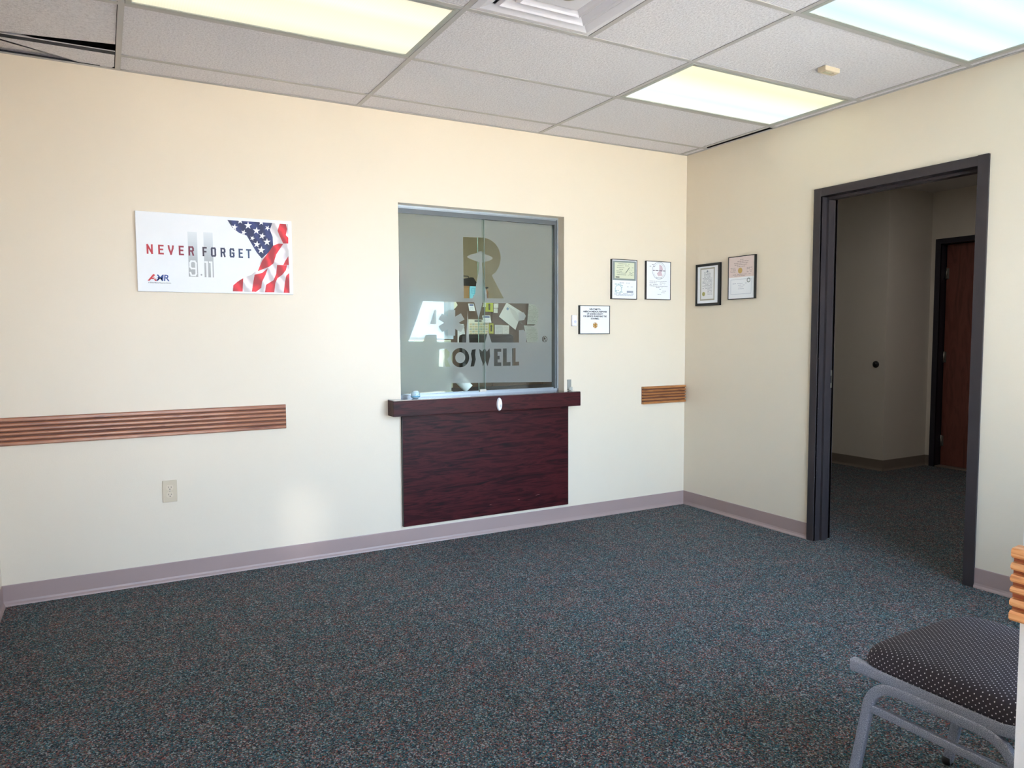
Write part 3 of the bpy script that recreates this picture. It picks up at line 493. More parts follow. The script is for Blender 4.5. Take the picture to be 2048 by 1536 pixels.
# ------------------------------------------------------------------ door frame of the doorway
def door_frame(name, x0, x1, ya, yb, zt, m, fw_=.05, stop=True, side=-1):
    # hollow-metal frame in a wall between x0 and x1; opening from ya (far) down to yb (near)
    t = bpy.data.objects.new(name, None); t.location = (x0, (ya+yb)/2, 0); COL.objects.link(t); t['kind'] = 'structure'
    p = .014
    def leg(y, s):
        mb = MB().cbox(x0-p, x0+.004, y, y+s*fw_, 0, zt+fw_, .002)
        mb.box(x0-p+.004, x1+p-.004, y-s*.0, y+s*.006, 0, zt).box(x1-.004, x1+p, y, y+s*fw_, 0, zt+fw_)
        mb.build('jamb', m, t)
        if stop: MB().cbox(x0+.045, x1-.035, y-s*.016, y+s*.001, 0, zt, .0015).build('stop', m, t)
    leg(ya, 1); leg(yb, -1)
    mb = MB().cbox(x0-p, x0+.004, yb+.0005, ya-.0005, zt, zt+fw_, .002).box(x0-p+.004, x1+p-.004, yb, ya, zt, zt+.006).box(x1-.004, x1+p, yb, ya, zt, zt+fw_)
    mb.build('head', m, t)
    if stop: MB().cbox(x0+.045, x1-.035, yb+.016, ya-.016, zt-.016, zt+.001, .0015).build('stop', m, t)
    return t
dj = door_frame('door_1', 0, .13, DY0, DY1, DZ, m_doorpaint)
sp = MB().cbox(.099, .128, DY0-.003, DY0+.0005, .955, 1.065, .001).build('strike_plate', m_steel, dj)
MB().box(.106, .120, DY0-.0036, DY0-.003, .985, 1.03).build('latch_hole', m_slot, sp)
ch = MB(); rnd = random.Random(3)
for k in range(34):      # chipped paint on the left jamb
    z = rnd.choice([rnd.uniform(.55, .98), rnd.uniform(.05, 1.3)]); x = rnd.choice([-.013, .044, .0]) + rnd.uniform(0, .004); s = rnd.uniform(.0012, .003)
    ch.poly([(x, DY0-.0006, z), (x+s, DY0-.0006, z+s*.4), (x+s*.8, DY0-.0006, z+s*2.4), (x-s*.2, DY0-.0006, z+s*1.6)])
ch.build('paint_chip', mat('bare_primer', S(150, 146, 150), .6), dj, kind='stuff')

# hall door
dh = door_frame('door_2', HX, HX+.14, HD0, HD1, HDZ, mat('black_blue_door_paint', S(36, 34, 44), .4), stop=False)
leaf = MB().cbox(HX+.085, HX+.128, HD1+.004, HD0-.005, .012, HDZ-.004, .002).build('door_leaf', m_hdoor, dh)
for z in (.247, 1.059, 1.859):
    MB().lathe((HX+.080, HD0-.008, z), [(.008, -.055), (.008, .055)], 12).box(HX+.080, HX+.086, HD0-.03, HD0-.004, z-.05, z+.05).build('hinge', m_steel, leaf)
MB().lathe((HX+.085, HD1+.075, 1.0), [(.03, 0), (.03, -.008), (.012, -.012), (.012, -.04), (.027, -.05), (.027, -.07), (.015, -.078)], 20, 'x').build('door_knob', m_steel, leaf)
MB().box(HX-.0, HX+.14, HD1, HD0, .0, .010).build('threshold', mat('threshold_strip', S(120, 108, 96), .6), dh)
# round door stop recess on the hall wall
t = thing('added_hall_light', (1.4, -1.2, H), 'added unseen ceiling light brightening the hall beyond the doorway', 'ceiling light')  # unseen light added to brighten the hall
MB().box(1.0, 1.8, -1.5, -.9, H-.008, H-.003).build('lens', mat('added_hall_lens', (.8, .8, .8), .4, emit=(1, .97, .96, 3.6)), t)
MB().box(.97, 1.83, -1.53, -.87, H-.002, H+.019).build('housing', m_diffw, t)
t = thing('wall_stop', (2.51, .156, 1.0), 'dark round door bumper on the dim hall wall', 'door stop')
MB().lathe((2.51, .156, 1.0), [(.032, 0), (.032, -.006), (.024, -.010)], 24, 'x').build('ring', m_slot, t)
MB().lathe((2.51, .156, 1.0), [(.018, -.009), (.018, -.020), (.010, -.024)], 20, 'x').build('bumper', m_black, t)

# ------------------------------------------------------------------ oak chair rails, six ribs each
def rail_profile_slats(name, label_axis, a, b, z0, z1, n, face, m, ribs=6, d=.020, split=None, rec=.008, gap=.0065):
    t = bpy.data.objects.new(name, None); t.location = a; COL.objects.link(t); t['kind'] = 'structure'
    P = Vector(a); Q = Vector(b); N_ = Vector(n); dirn = (Q-P).normalized()
    hh = (z1-z0)/ribs; g = gap
    def bar(za, zb, d0, d1, ch):
        prof = [(d0, za), (d1-ch, za), (d1, za+ch), (d1, zb-ch), (d1-ch, zb), (d0, zb)]
        k = len(prof)
        A = [(P.x+N_.x*dd, P.y+N_.y*dd, zz) for dd, zz in prof]
        e = dirn*0
        B = [(Q.x+N_.x*dd, Q.y+N_.y*dd, zz) for dd, zz in prof]
        # chamfered ends: shrink the outer ring
        A2 = [((v[0]+dirn.x*(ch if prof[i][0] >= d1-ch*1.01 else 0)), (v[1]+dirn.y*(ch if prof[i][0] >= d1-ch*1.01 else 0)), v[2]) for i, v in enumerate(A)]
        B2 = [((v[0]-dirn.x*(ch if prof[i][0] >= d1-ch*1.01 else 0)), (v[1]-dirn.y*(ch if prof[i][0] >= d1-ch*1.01 else 0)), v[2]) for i, v in enumerate(B)]
        return MB().add(A2+B2, [(i, (i+1) % k, (i+1) % k+k, i+k) for i in range(k)]+[tuple(range(k))[::-1], tuple(range(k, 2*k))])
    org = P
    bar(z0+.002, z1-.002, 0, d-rec, .0005).build('backing', mat('shaded_groove_'+m.name, S(*((170, 96, 62) if name == 'trim_3' else (112, 66, 46))), .6), t, origin=(P.x, P.y, z0))  # groove floor coloured darker to put shade between the ribs
    for k in range(ribs):
        dl = .002 if k == 2 else 0; za = z0+k*hh+(g/2 if k else 0)+dl; zb = z0+(k+1)*hh-(g/2 if k < ribs-1 else 0)
        o = bar(za, zb, .0, d, .004).build('slat', m, t, origin=(P.x+random.uniform(-3, 3)*abs(dirn.x), P.y+random.uniform(-3, 3)*abs(dirn.y), z0+random.uniform(-.3, .3)))
    return t
def fix_origin(t): pass
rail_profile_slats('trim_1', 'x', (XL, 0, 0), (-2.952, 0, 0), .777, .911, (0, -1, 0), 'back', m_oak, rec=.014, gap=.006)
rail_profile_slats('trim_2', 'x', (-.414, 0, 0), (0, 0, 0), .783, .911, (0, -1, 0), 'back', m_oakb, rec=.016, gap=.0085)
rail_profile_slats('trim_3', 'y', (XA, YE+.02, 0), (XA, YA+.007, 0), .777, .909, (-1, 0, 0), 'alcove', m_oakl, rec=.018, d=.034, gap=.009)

# ------------------------------------------------------------------ reception window
win = bpy.data.objects.new('window_1', None); win.location = (WX0, .08, WZ0); COL.objects.link(win); win['kind'] = 'structure'
yf, yb_ = .072, .122
MB().box(WX0, WX1, yf, yb_, WZ1-.012, WZ1).box(WX0, WX1, yf+.01, yf+.014, WZ1-.016, WZ1-.012).build('head_track', m_alu, win)
MB().box(WX0, WX1, yf+.014, yb_, WZ1-.045, WZ1-.012).build('head_channel', m_alud, win)
MB().box(WX0, WX1, yf, yb_, WZ0+.0, WZ0+.012).box(WX0, WX1, yf, yf+.004, WZ0+.012, WZ0+.024).box(WX0, WX1, yf+.026, yf+.030, WZ0+.012, WZ0+.03).build('sill_track', m_alu, win)
MB().box(WX1-.010, WX1, yf, yb_, WZ0+.012, WZ1-.012).build('jamb_channel', m_alu, win)
MB().box(WX1-.022, WX1-.010, yf+.012, yb_, WZ0+.012, WZ1-.045).build('jamb_channel', m_alud, win)
MB().box(WX0, WX0+.010, yf, yb_, WZ0+.012, WZ1-.012).build('jamb_channel', m_alu, win)
MB().box(WX0+.010, WX0+.022, yf+.012, yb_, WZ0+.012, WZ1-.045).build('jamb_channel', m_alud, win)
FY = .090
gx0, gx1, gxm = WX0+.012, WX1-.012, -1.667
p1 = MB().box(gx0, gxm+.022, FY+.004, FY+.009, WZ0+.014, WZ1-.04).build('sliding_pane', m_glass, win)
p2 = MB().box(gxm-.018, gx1, FY+.014, FY+.019, WZ0+.014, WZ1-.04).build('sliding_pane', m_glass, win)
m_edge = mat('ground_glass_edge', S(170, 198, 190), .15, spec=.8)
MB().box(gxm+.022, gxm+.0235, FY+.003, FY+.010, WZ0+.014, WZ1-.04).build('ground_edge', m_edge, p1)
MB().box(gxm-.0195, gxm-.018, FY+.013, FY+.020, WZ0+.014, WZ1-.04).build('ground_edge', m_edge, p2)
MB().cbox(gxm-.022, gxm+.024, FY-.010, FY+.004, WZ0+.014, WZ0+.040, .002).build('pane_lock', m_steel, win)
# frosted film with cut-out lettering, one sheet per pane
fc = bpy.data.curves.new('film', 'CURVE'); fc.dimensions = '2D'; fc.fill_mode = 'BOTH'
def spl(P):
    s = fc.splines.new('POLY'); s.points.add(len(P)-1)
    for q, (x, z) in zip(s.points, P): q.co = (x, z, 0, 1)
    s.use_cyclic_u = True
spl([(-2.232, .93), (-1.89, .94), (-1.888, .986), (-1.122, .966), (-1.122, 2.045), (-2.232, 2.045)])
for P in FILM: spl(P)
fo = bpy.data.objects.new('film', fc); COL.objects.link(fo); bpy.context.view_layer.update()
fm = bpy.data.meshes.new_from_object(fo.evaluated_get(bpy.context.evaluated_depsgraph_get())); bpy.data.objects.remove(fo)
for pane, keep, yy in ((p1, 'l', FY+.0032), (p2, 'r', FY+.0132)):
    bm = bmesh.new(); bm.from_mesh(fm)
    bmesh.ops.bisect_plane(bm, geom=bm.verts[:]+bm.edges[:]+bm.faces[:], plane_co=(gxm+.004, 0, 0), plane_no=(1, 0, 0), clear_outer=(keep == 'l'), clear_inner=(keep == 'r'))
    for v in bm.verts: v.co = Vector((v.co.x, yy, v.co.y))-world_loc(pane)
    me = bpy.data.meshes.new('frosted_film'); bm.to_mesh(me); bm.free(); me.materials.append(m_film)
    o = bpy.data.objects.new('frosted_film', me); link(o, pane)

# counter ledge and panel below the window
t = thing('counter_ledge', (-1.66, 0, .81), 'thick dark mahogany counter ledge under the reception window', 'counter')
MB().cbox(-2.352, -1.018, -.100, -.001, .812, .905, .002).build('front_board', m_mahog, t, origin=(-2.3, -.05, .85))
m_ltop = wood_mat('ledge_top_laminate', S(60, 44, 44), S(92, 74, 72), S(110, 92, 90), (1.2, 9, 9), .12, .6, 4)
MB().box(-2.350, -1.020, -.098, 0, .9052, .909).box(WX0+.002, WX1-.002, 0, .071, .9, .909).build('ledge_top', m_ltop, t)
t = thing('kick_board', (-1.66, -.02, .12), 'dark red mahogany panel mounted on the wall below the counter ledge', 'wall panel')
MB().cbox(-2.268, -1.068, -.022, -.001, .123, .811, .0015).build('panel_face', m_mahog, t, origin=(-2.1, -.02, .3))
MB().box(-2.270, -2.268, -.0215, -.001, .124, .811).build('edge_band', m_black, t)
MB().box(-1.068, -1.0665, -.0215, -.001, .124, .811).build('edge_band', m_black, t)
sc_ = MB()
for x, z, l in ((-1.33, .215, .035), (-1.47, .20, .02), (-1.68, .19, .016)): sc_.poly([(x, -.0225, z), (x+l, -.0225, z+.002), (x+l*.8, -.0225, z+.0035), (x+.003, -.0225, z+.0018)])
sc_.build('scratch', mat('scratch', S(140, 96, 92), .6), t, kind='stuff')
# call button stuck on the ledge front
t = thing('call_button', (-1.645, -.101, .85), 'small white oval push button stuck on the counter ledge front', 'doorbell button')
def oval_plate(mb, cx, cz, rx, rz, y0, y1, n=28):
    a = [(cx+rx*math.cos(2*math.pi*k/n), y0, cz+rz*math.sin(2*math.pi*k/n)) for k in range(n)]
    b = [(cx+rx*.8*math.cos(2*math.pi*k/n), y1, cz+rz*.9*math.sin(2*math.pi*k/n)) for k in range(n)]
    return mb.add(a+b, [tuple(range(n)), tuple(range(n, 2*n))[::-1]]+[(k, k+n, (k+1) % n+n, (k+1) % n) for k in range(n)])
oval_plate(MB(), -1.645, .853, .0185, .042, -.1005, -.112).build('case', m_whitepl, t)
oval_plate(MB(), -1.639, .843, .006, .010, -.112, -.1145).build('button', mat('grey_button', S(205, 206, 208), .3), t)
# little round figurine on the ledge
t = thing('round_figurine', (-2.185, -.03, .909), 'small round pale blue and white ornament on the left of the counter ledge', 'ornament')
prof = [(.012, 0), (.022, .004), (.0275, .014), (.0285, .024), (.026, .035), (.019, .044), (.008, .048)]
MB().lathe((-2.185, -.03, .909), prof, 28).build('body', mat('pale_blue_glaze', S(188, 216, 228), .2, coat=.6, noise=(60, .1)), t)
MB().lathe((-2.185, -.03, .909), [(.0195, .0445), (.014, .0475), (.005, .0492)], 24).build('cap', mat('white_glaze', S(232, 238, 240), .2), t)
g = MB()
for dx, dz in ((-.010, .026), (.012, .027), (.002, .020)): g.lathe((-2.185+dx, -.030-math.sqrt(.0278**2-dx**2)+.001, .909+dz), [(.0028, 0), (.0018, -.0014)], 10, 'y')
g.build('painted_face', mat('dark_blue_glaze', S(52, 76, 110), .3), t)
MB().lathe((-2.185, -.03, .909), [(.0280, .010), (.0292, .012), (.0292, .015), (.0286, .017)], 28).build('band', mat('mid_blue_glaze', S(96, 158, 190), .25), t)
# clear acrylic hook at the right of the opening
t = thing('acrylic_holder', (-1.045, 0, .91), 'small clear acrylic holder on the wall at the right end of the ledge', 'holder')
m_acr = mat('clear_acrylic', S(235, 235, 228), .2, trans=.6)
MB().cbox(-1.062, -1.030, -.004, 0, .912, .985, .0015).build('back_plate', m_acr, t)
MB().cbox(-1.060, -1.032, -.020, -.004, .912, .918, .001).cbox(-1.060, -1.032, -.022, -.019, .912, .935, .001).build('lip', m_acr, t)

# doorbell
t = thing('doorbell_button', (-1.012, 0, 1.352), 'small white rectangular doorbell to the left of the welcome notice', 'doorbell')
MB().cbox(-1.031, -.993, -.018, 0, 1.352, 1.426, .003).build('case', m_whitepl, t)
MB().lathe((-1.008, -.018, 1.382), [(.009, 0), (.009, -.002), (.006, -.003)], 20, 'y').build('button', mat('lilac_button', S(215, 212, 230), .3), t)

# wall outlet
t = thing('wall_outlet', (-3.558, 0, .425), 'beige duplex wall outlet below the long oak rail', 'outlet')
MB().cbox(-3.593, -3.523, -.006, 0, .425, .540, .002).build('cover_plate', m_ivory, t)
for zc in (.4635, .5015):
    r_ = MB(); pts = []
    for k in range(28):
        a = 2*math.pi*k/28; pts.append((-3.558+.0172*math.cos(a), -.006, zc+max(-.0135, min(.0135, .0172*math.sin(a)))))
    o = r_.prism(pts, (0, -.002, 0)).build('receptacle', mat('receptacle_ivory', S(216, 200, 176), .3), t)
    sl_ = MB().box(-3.5655, -3.5635, -.0086, -.0079, zc-.001, zc+.007).box(-3.5525, -3.5505, -.0086, -.0079, zc-.001, zc+.006)
    sl_.poly([(-3.558+.0026*math.cos(a*.5236), -.0086, zc-.0075+.0026*math.sin(a*.5236)) for a in range(12)]).build('socket_slot', m_slot, o)
MB().lathe((-3.558, -.006, .4825), [(.0028, 0), (.0024, -.0012)], 12, 'y').build('screw', m_steel, t)

# ------------------------------------------------------------------ sign on the back wall
t = thing('wall_sign', (-3.285, 0, 1.52), 'white rectangular memorial sign with flag print and red and navy lettering', 'sign')
MB().cbox(-3.672, -2.899, -.0195, 0, 1.5235, 1.9275, .0012).build('board', m_paper, t)
RS = on_back(0, 0)
def pr(mb, name, col, parent, rough=.45): return mb.build(name, mat(name+'_ink_%d_%d_%d' % col, S(*col), rough), parent)
D0 = .0200
m_grad = mat('silver_gradient_ink', S(186, 192, 198), .4)
N, L = nodes(m_grad); tc = N.new('ShaderNodeTexCoord'); s_ = N.new('ShaderNodeSeparateXYZ'); L.new(tc.outputs['Generated'], s_.inputs[0])
r_ = ramp_node(N, [(0, S(160, 162, 164)), (.35, S(176, 180, 183)), (.7, S(200, 206, 212)), (1, S(222, 228, 233))]); L.new(s_.outputs['Z'], r_.inputs[0]); L.new(r_.outputs[0], N['Principled BSDF'].inputs['Base Color'])
flat(flat(MB(), RS, rect(-3.432, 1.605, -3.387, 1.837), D0), RS, rect(-3.3556, 1.605, -3.310, 1.839), D0).build('tower_bars', m_grad, t)
g = MB()       # 9 . 11 numerals
def stroke(mb, Rm, pts, w, d):
    for (x0, z0), (x1, z1) in zip(pts, pts[1:]):
        l = math.hypot(x1-x0, z1-z0) or 1; ux, uz = (x1-x0)/l*w/2, (z1-z0)/l*w/2; nx, nz = -uz, ux
        flat(mb, Rm, [(x0-ux+nx, z0-uz+nz), (x0-ux-nx, z0-uz-nz), (x1+ux-nx, z1+uz-nz), (x1+ux+nx, z1+uz+nz)], d); d += .00003
stroke(g, RS, [(-3.424, 1.626), (-3.420, 1.612), (-3.402, 1.612), (-3.396, 1.622), (-3.396, 1.676), (-3.402, 1.686), (-3.418, 1.686), (-3.424, 1.676), (-3.424, 1.656), (-3.418, 1.648), (-3.398, 1.648)], .0085, D0+.0003)
g.build('numeral', mat('white_ink', S(236, 238, 240), .45), t); g = MB()
stroke(g, RS, [(-3.350, 1.684), (-3.342, 1.684), (-3.342, 1.609)], .009, D0+.0003); g.build('numeral', mat('white_ink', S(236, 238, 240), .45), t); g = MB()
stroke(g, RS, [(-3.328, 1.684), (-3.320, 1.684), (-3.320, 1.609)], .009, D0+.0003)
g.build('numeral', mat('white_ink', S(236, 238, 240), .45), t)
pr(MB().poly([RS(u, v, D0) for u, v in disc(-3.371, 1.6165, .0042)]), 'numeral_dot', (150, 152, 155), t)
LET = {'N': [[(0, 0), (0, 1), (1, 0), (1, 1)]], 'E': [[(1, 0), (0, 0), (0, 1), (1, 1)], [(0, .52), (.85, .52)]], 'V': [[(0, 1), (.08, .7), (.5, 0), (.92, .7), (1, 1)]],
       'R': [[(0, 0), (0, 1), (.8, 1), (1, .85), (1, .62), (.8, .5), (0, .5)], [(.7, .5), (1, 0)]], 'F': [[(0, 0), (0, 1), (1, 1)], [(0, .5), (.85, .5)]],
       'O': [[(.15, 0), (.85, 0), (1, .12), (1, .88), (.85, 1), (.15, 1), (0, .88), (0, .12), (.15, 0)]], 'G': [[(1, .82), (.85, 1), (.15, 1), (0, .88), (0, .12), (.15, 0), (.85, 0), (1, .12), (1, .48), (.6, .48)]],
       'T': [[(0, 1), (1, 1)], [(.5, 1), (.5, 0)]]}
spots = [('N', 250, 312), ('E', 375, 430), ('V', 480, 542), ('E', 600, 652), ('R', 708, 765), ('F', 867, 912), ('O', 963, 1018), ('R', 1075, 1128), ('G', 1182, 1234), ('E', 1288, 1335), ('T', 1378, 1435)]
cols = [(188, 38, 52), (180, 38, 54), (168, 38, 58), (150, 36, 58), (120, 34, 60), (46, 32, 52), (40, 40, 70), (38, 48, 82), (36, 54, 92), (36, 62, 100), (34, 68, 108)]
for (c, a, b), col in zip(spots, cols):
    x0 = -3.6247+(a-250)/1185*.506+.003; x1 = -3.6247+(b-250)/1185*.506-.003; z0 = 1.7165+.0015; z1 = 1.7600-.0015
    g = MB()
    for q_, s in enumerate(LET[c]): stroke(g, RS, [(x0+u*(x1-x0), z0+v*(z1-z0)) for u, v in s], .0082, D0+.0005+.0003*q_)
    g.build('letter', mat('sign_ink_%d_%d_%d' % col, S(*col), .45), t)
for k, col, d in (('white', (238, 228, 232), .0004), ('red', (204, 36, 48), .0007), ('navy', (38, 48, 98), .0010), ('stars', (240, 240, 246), .0013)):
    g = MB()
    for P in SIGN[k]: flat(g, RS, P, D0+d)
    m_ = mat('flag_'+k, S(*col), .5)
    if k != 'stars':       # cloth folds printed in the photo of the flag
        N, L = nodes(m_); b = N['Principled BSDF']; tc = N.new('ShaderNodeTexCoord'); mp = N.new('ShaderNodeMapping'); mp.inputs['Rotation'].default_value = (0, math.radians(24), 0)
        wv = N.new('ShaderNodeTexWave'); wv.inputs['Scale'].default_value = 4.5; wv.inputs['Distortion'].default_value = 5; wv.inputs['Detail Scale'].default_value = 2; L.new(tc.outputs['Object'], mp.inputs[0]); L.new(mp.outputs[0], wv.inputs[0])
        dk = S(*[int(c*.84) for c in col]); lt = S(*[min(255, int(c*1.12)+6) for c in col])
        r_ = ramp_node(N, [(.1, dk), (.55, S(*col)), (.95, lt)]); L.new(wv.outputs['Fac'], r_.inputs[0]); L.new(r_.outputs[0], b.inputs['Base Color'])
    g.build('flag_'+k, m_, t)
g = MB(); text(g, RS, 'A', -3.6235, 1.5795, .0450, D0+.0003, sx=1.25, bold=.0014, shear=.2, align='LEFT'); pr(g, 'logo_letter', (196, 30, 44), t)
g = MB(); text(g, RS, 'MR', -3.5875, 1.5795, .0450, D0+.0003, sx=1.02, bold=.0007, shear=.1, align='LEFT', spacing=.9); pr(g, 'logo_letters', (32, 72, 150), t)
g = MB(); flat(g, RS, star6(-3.5875, 1.5965, .0026, .0110), D0+.0008); g.build('logo_star', mat('white_ink', S(236, 238, 240)), t)
g = MB(); text(g, RS, 'A Global Medical Response Solution', -3.5705, 1.5665, .0072, D0+.0003, bold=.00012); pr(g, 'small_print', (40, 44, 60), t)

# ------------------------------------------------------------------ framed documents
def frame(Rm, u0, v0, u1, v1, name, label, fwid, depth, group='framed notices and certificates', mfr=None, cant=0.):
    t = thing(name, Rm((u0+u1)/2, v0, 0), label, 'picture frame', group)
    g = MB(); mfr = mfr or m_blackframe
    def b(a, c, d, e): 
        p, q = Rm(a, c, 0), Rm(d, e, depth); g.box(p[0], q[0], p[1], q[1], p[2], q[2])
    b(u0, v0, u0+fwid, v1); b(u1-fwid, v0, u1, v1); b(u0+fwid, v0, u1-fwid, v0+fwid); b(u0+fwid, v1-fwid, u1-fwid, v1)
    g.build('frame', mfr, t)
    g = MB(); p, q = Rm(u0+fwid, v0+fwid, .001), Rm(u1-fwid, v1-fwid, depth-.003); g.box(p[0], q[0], p[1], q[1], p[2], q[2]); g.build('sheet', m_paper, t)
    return t, depth-.003
def ink(t, mb, col, name='printing'): return mb.build(name, mat('ink_%d_%d_%d' % col, S(*col), .5), t, kind='stuff' if name in ('lower_print', 'seal_lettering', 'printing', 'lettering') else None)
rnd = random.Random(11)
# welcome notice
t, d = frame(RS, -.971, 1.297, -.715, 1.494, 'framed_notice', 'framed welcome notice with gold medical star right of the reception window', .004, .020)
g = MB()
for i, (s, sz) in enumerate((('WELCOME TO:', .0135), ('AMERICAN MEDICAL RESPONSE', .0135), ('OF CHAVES COUNTY', .0135), ('FOR SERVICE, PLEASE RING THE', .0135), ('DOORBELL', .0135))):
    text(g, RS, s, -.842, 1.463-i*.0163, .0148, d+.0005, bold=.0006, spacing=.94)
ink(t, g, (30, 32, 44), 'lettering')
g = MB(); flat(g, RS, star6(-.840, 1.357, .0052, .0185), d+.0006); ring(g, RS, -.840, 1.357, .0200, .0165, d+.0005); ink(t, g, (186, 136, 60), 'gold_emblem')
g = MB(); stroke(g, RS, [(-.840, 1.342), (-.840, 1.372)], .0022, d+.0009); ink(t, g, (96, 64, 34), 'emblem_staff')
# certificate A: grey-green bordered document over a blue-tinted one
t, d = frame(RS, -.700, 1.542, -.475, 1.822, 'framed_certificate', 'framed certificate with a grey-green bordered cream document in its upper half', .0045, .019)
g = MB(); flat(g, RS, rect(-.690, 1.675, -.485, 1.812), d+.0004); ink(t, g, (132, 142, 140), 'border_print')
g = MB(); flat(g, RS, rect(-.674, 1.688, -.500, 1.800), d+.0007); ink(t, g, (214, 216, 190), 'cream_panel')
g = MB()
for k, (a, b) in enumerate(((-.64, -.54), (-.65, -.53), (-.655, -.59), (-.655, -.60), (-.66, -.61), (-.655, -.51), (-.655, -.52))): wordbars(g, RS, a, b, 1.789-k*.0128, .0030, d+.0010, rnd)
for k in range(4): wordbars(g, RS, -.545, -.507, 1.765-k*.017, .0028, d+.0010, rnd)
stroke(g, RS, [(-.575, 1.73), (-.545, 1.765)], .006, d+.001)
ink(t, g, (120, 132, 116))
g = MB(); flat(g, RS, rect(-.665, 1.694, -.632, 1.700), d+.0010); ink(t, g, (40, 44, 40), 'signature')
g = MB(); ring(g, RS, -.640, 1.613, .030, .026, d+.0005)
for k in range(6): wordbars(g, RS, -.672, -.600, 1.590+k*.011, .005, d+.0006, rnd, .7)
ink(t, g, (160, 186, 190), 'teal_seal')
g = MB(); wordbars(g, RS, -.63, -.54, 1.655, .004, d+.0006, rnd); wordbars(g, RS, -.565, -.512, 1.629, .0035, d+.0006, rnd); flat(g, RS, rect(-.566, 1.588, -.509, 1.602), d+.0006)
for k in range(3): wordbars(g, RS, -.675, -.505, 1.580-k*.006, .003, d+.0006, rnd)
ink(t, g, (150, 156, 172), 'lower_print')
# certificate B: round seal
t, d = frame(RS, -.392, 1.545, -.162, 1.823, 'framed_certificate', 'framed white certificate with a large faint round seal and pink figure', .004, .019)
g = MB(); ring(g, RS, -.272, 1.755, .064, .060, d+.0004); ring(g, RS, -.272, 1.755, .053, .051, d+.0004); flat(g, RS, rect(-.30, 1.700, -.245, 1.706), d+.0005); ink(t, g, (176, 180, 190), 'round_seal')
g = MB(); flat(g, RS, [(-.27, 1.80), (-.245, 1.79), (-.235, 1.765), (-.25, 1.745), (-.24, 1.72), (-.28, 1.715), (-.292, 1.735), (-.27, 1.752)], d+.0006); ink(t, g, (208, 184, 194), 'pink_figure')
g = MB(); wordbars(g, RS, -.33, -.215, 1.752, .006, d+.0010, rnd, 1); wordbars(g, RS, -.36, -.30, 1.795, .004, d+.001, rnd); wordbars(g, RS, -.36, -.31, 1.783, .004, d+.001, rnd)
ink(t, g, (120, 112, 128), 'seal_lettering')
g = MB()
for k, (a, b) in enumerate(((-.36, -.20), (-.36, -.21), (-.36, -.22), (-.36, -.19), (-.30, -.24), (-.29, -.25), (-.24, -.205), (-.25, -.205), (-.285, -.25))): wordbars(g, RS, a, b, 1.677-k*.0118, .0032, d+.0006, rnd)
ink(t, g, (140, 142, 156), 'printing')
# right wall: u runs from the corner towards the camera
RR = on_right(0, 0)
t, d = frame(RR, .124, 1.497, .366, 1.798, 'framed_certificate', 'slightly crooked certificate in a thick black frame with white mat', .0185, .018)
g = MB(); flat(g, RR, rect(.170, 1.535, .315, 1.768), d+.0004); ink(t, g, (166, 162, 148), 'taupe_border')
g = MB(); flat(g, RR, rect(.180, 1.545, .305, 1.758), d+.0007); ink(t, g, (232, 232, 234), 'document')
g = MB()
for k in range(19):
    a = .195 if k > 4 else .21; b = .292 if k > 4 else .275
    if k > 13: a = .245
    wordbars(g, RR, a, b, 1.735-k*.0088, .0032, d+.0010, rnd, .9)
flat(g, RR, disc(.243, 1.742, .008), d+.0010)
ink(t, g, (140, 146, 158)); g = MB(); flat(g, RR, disc(.207, 1.582, .015), d+.0012); ink(t, g, (160, 156, 92), 'gold_seal')
t.rotation_euler = (math.radians(0), 0, 0)
t, d = frame(RR, .446, 1.530, .686, 1.823, 'framed_certificate', 'framed certificate with a pink upper half and round gold seal, nearest the doorway', .005, .020)
g = MB(); flat(g, RR, rect(.451, 1.680, .681, 1.818), d+.0004); ink(t, g, (226, 206, 200), 'pink_half')
g = MB()
for k, (a, b) in enumerate(((.555, .585), (.53, .63), (.50, .625), (.505, .615), (.53, .60))): wordbars(g, RR, a, b, 1.796-k*.0115, .0036, d+.0008, rnd, 1)
for k in range(4): wordbars(g, RR, .468, .515, 1.742-k*.009, .003, d+.0008, rnd, .9); wordbars(g, RR, .615, .665, 1.738-k*.009, .003, d+.0008, rnd, .9)
wordbars(g, RR, .49, .65, 1.696, .003, d+.0008, rnd); wordbars(g, RR, .48, .60, 1.688, .003, d+.0008, rnd)
ink(t, g, (152, 132, 130))
g = MB(); flat(g, RR, disc(.556, 1.724, .0195), d+.0010); ink(t, g, (190, 158, 88), 'gold_seal')
g = MB(); ring(g, RR, .632, 1.655, .0155, .0105, d+.0008); ink(t, g, (104, 118, 112), 'ring_seal')
g = MB(); stroke(g, RR, [(.472, 1.565), (.472, 1.665), (.655, 1.665), (.655, 1.565), (.472, 1.565)], .0018, d+.0006)
for k, (a, b) in enumerate(((.49, .62), (.54, .60), (.545, .585), (.54, .59))): wordbars(g, RR, a, b, 1.635-k*.012, .0032, d+.0006, rnd)
ink(t, g, (168, 174, 192), 'lower_print')

# ------------------------------------------------------------------ banquet chair at the right edge
def rounded_pts(pts, r, n=6):
    out = []; P = [Vector(p) for p in pts]
    for i, p in enumerate(P):
        if i in (0, len(P)-1): out.append(p); continue
        a = (P[i-1]-p).normalized(); b = (P[i+1]-p).normalized(); rr_ = r[i] if isinstance(r, (list, tuple)) else r
        s, e = p+a*rr_, p+b*rr_
        for k in range(n+1):
            q = k/n; out.append(s*(1-q)**2+p*2*q*(1-q)+e*q*q)
    return out
CX0, CX1 = -2.125, -1.665
CYF, CYB = -3.005, -3.455
t = thing('banquet_chair', ((CX0+CX1)/2, (CYF+CYB)/2, 0), 'grey metal banquet chair with dark white-dotted seat beside the entry wall', 'chair')
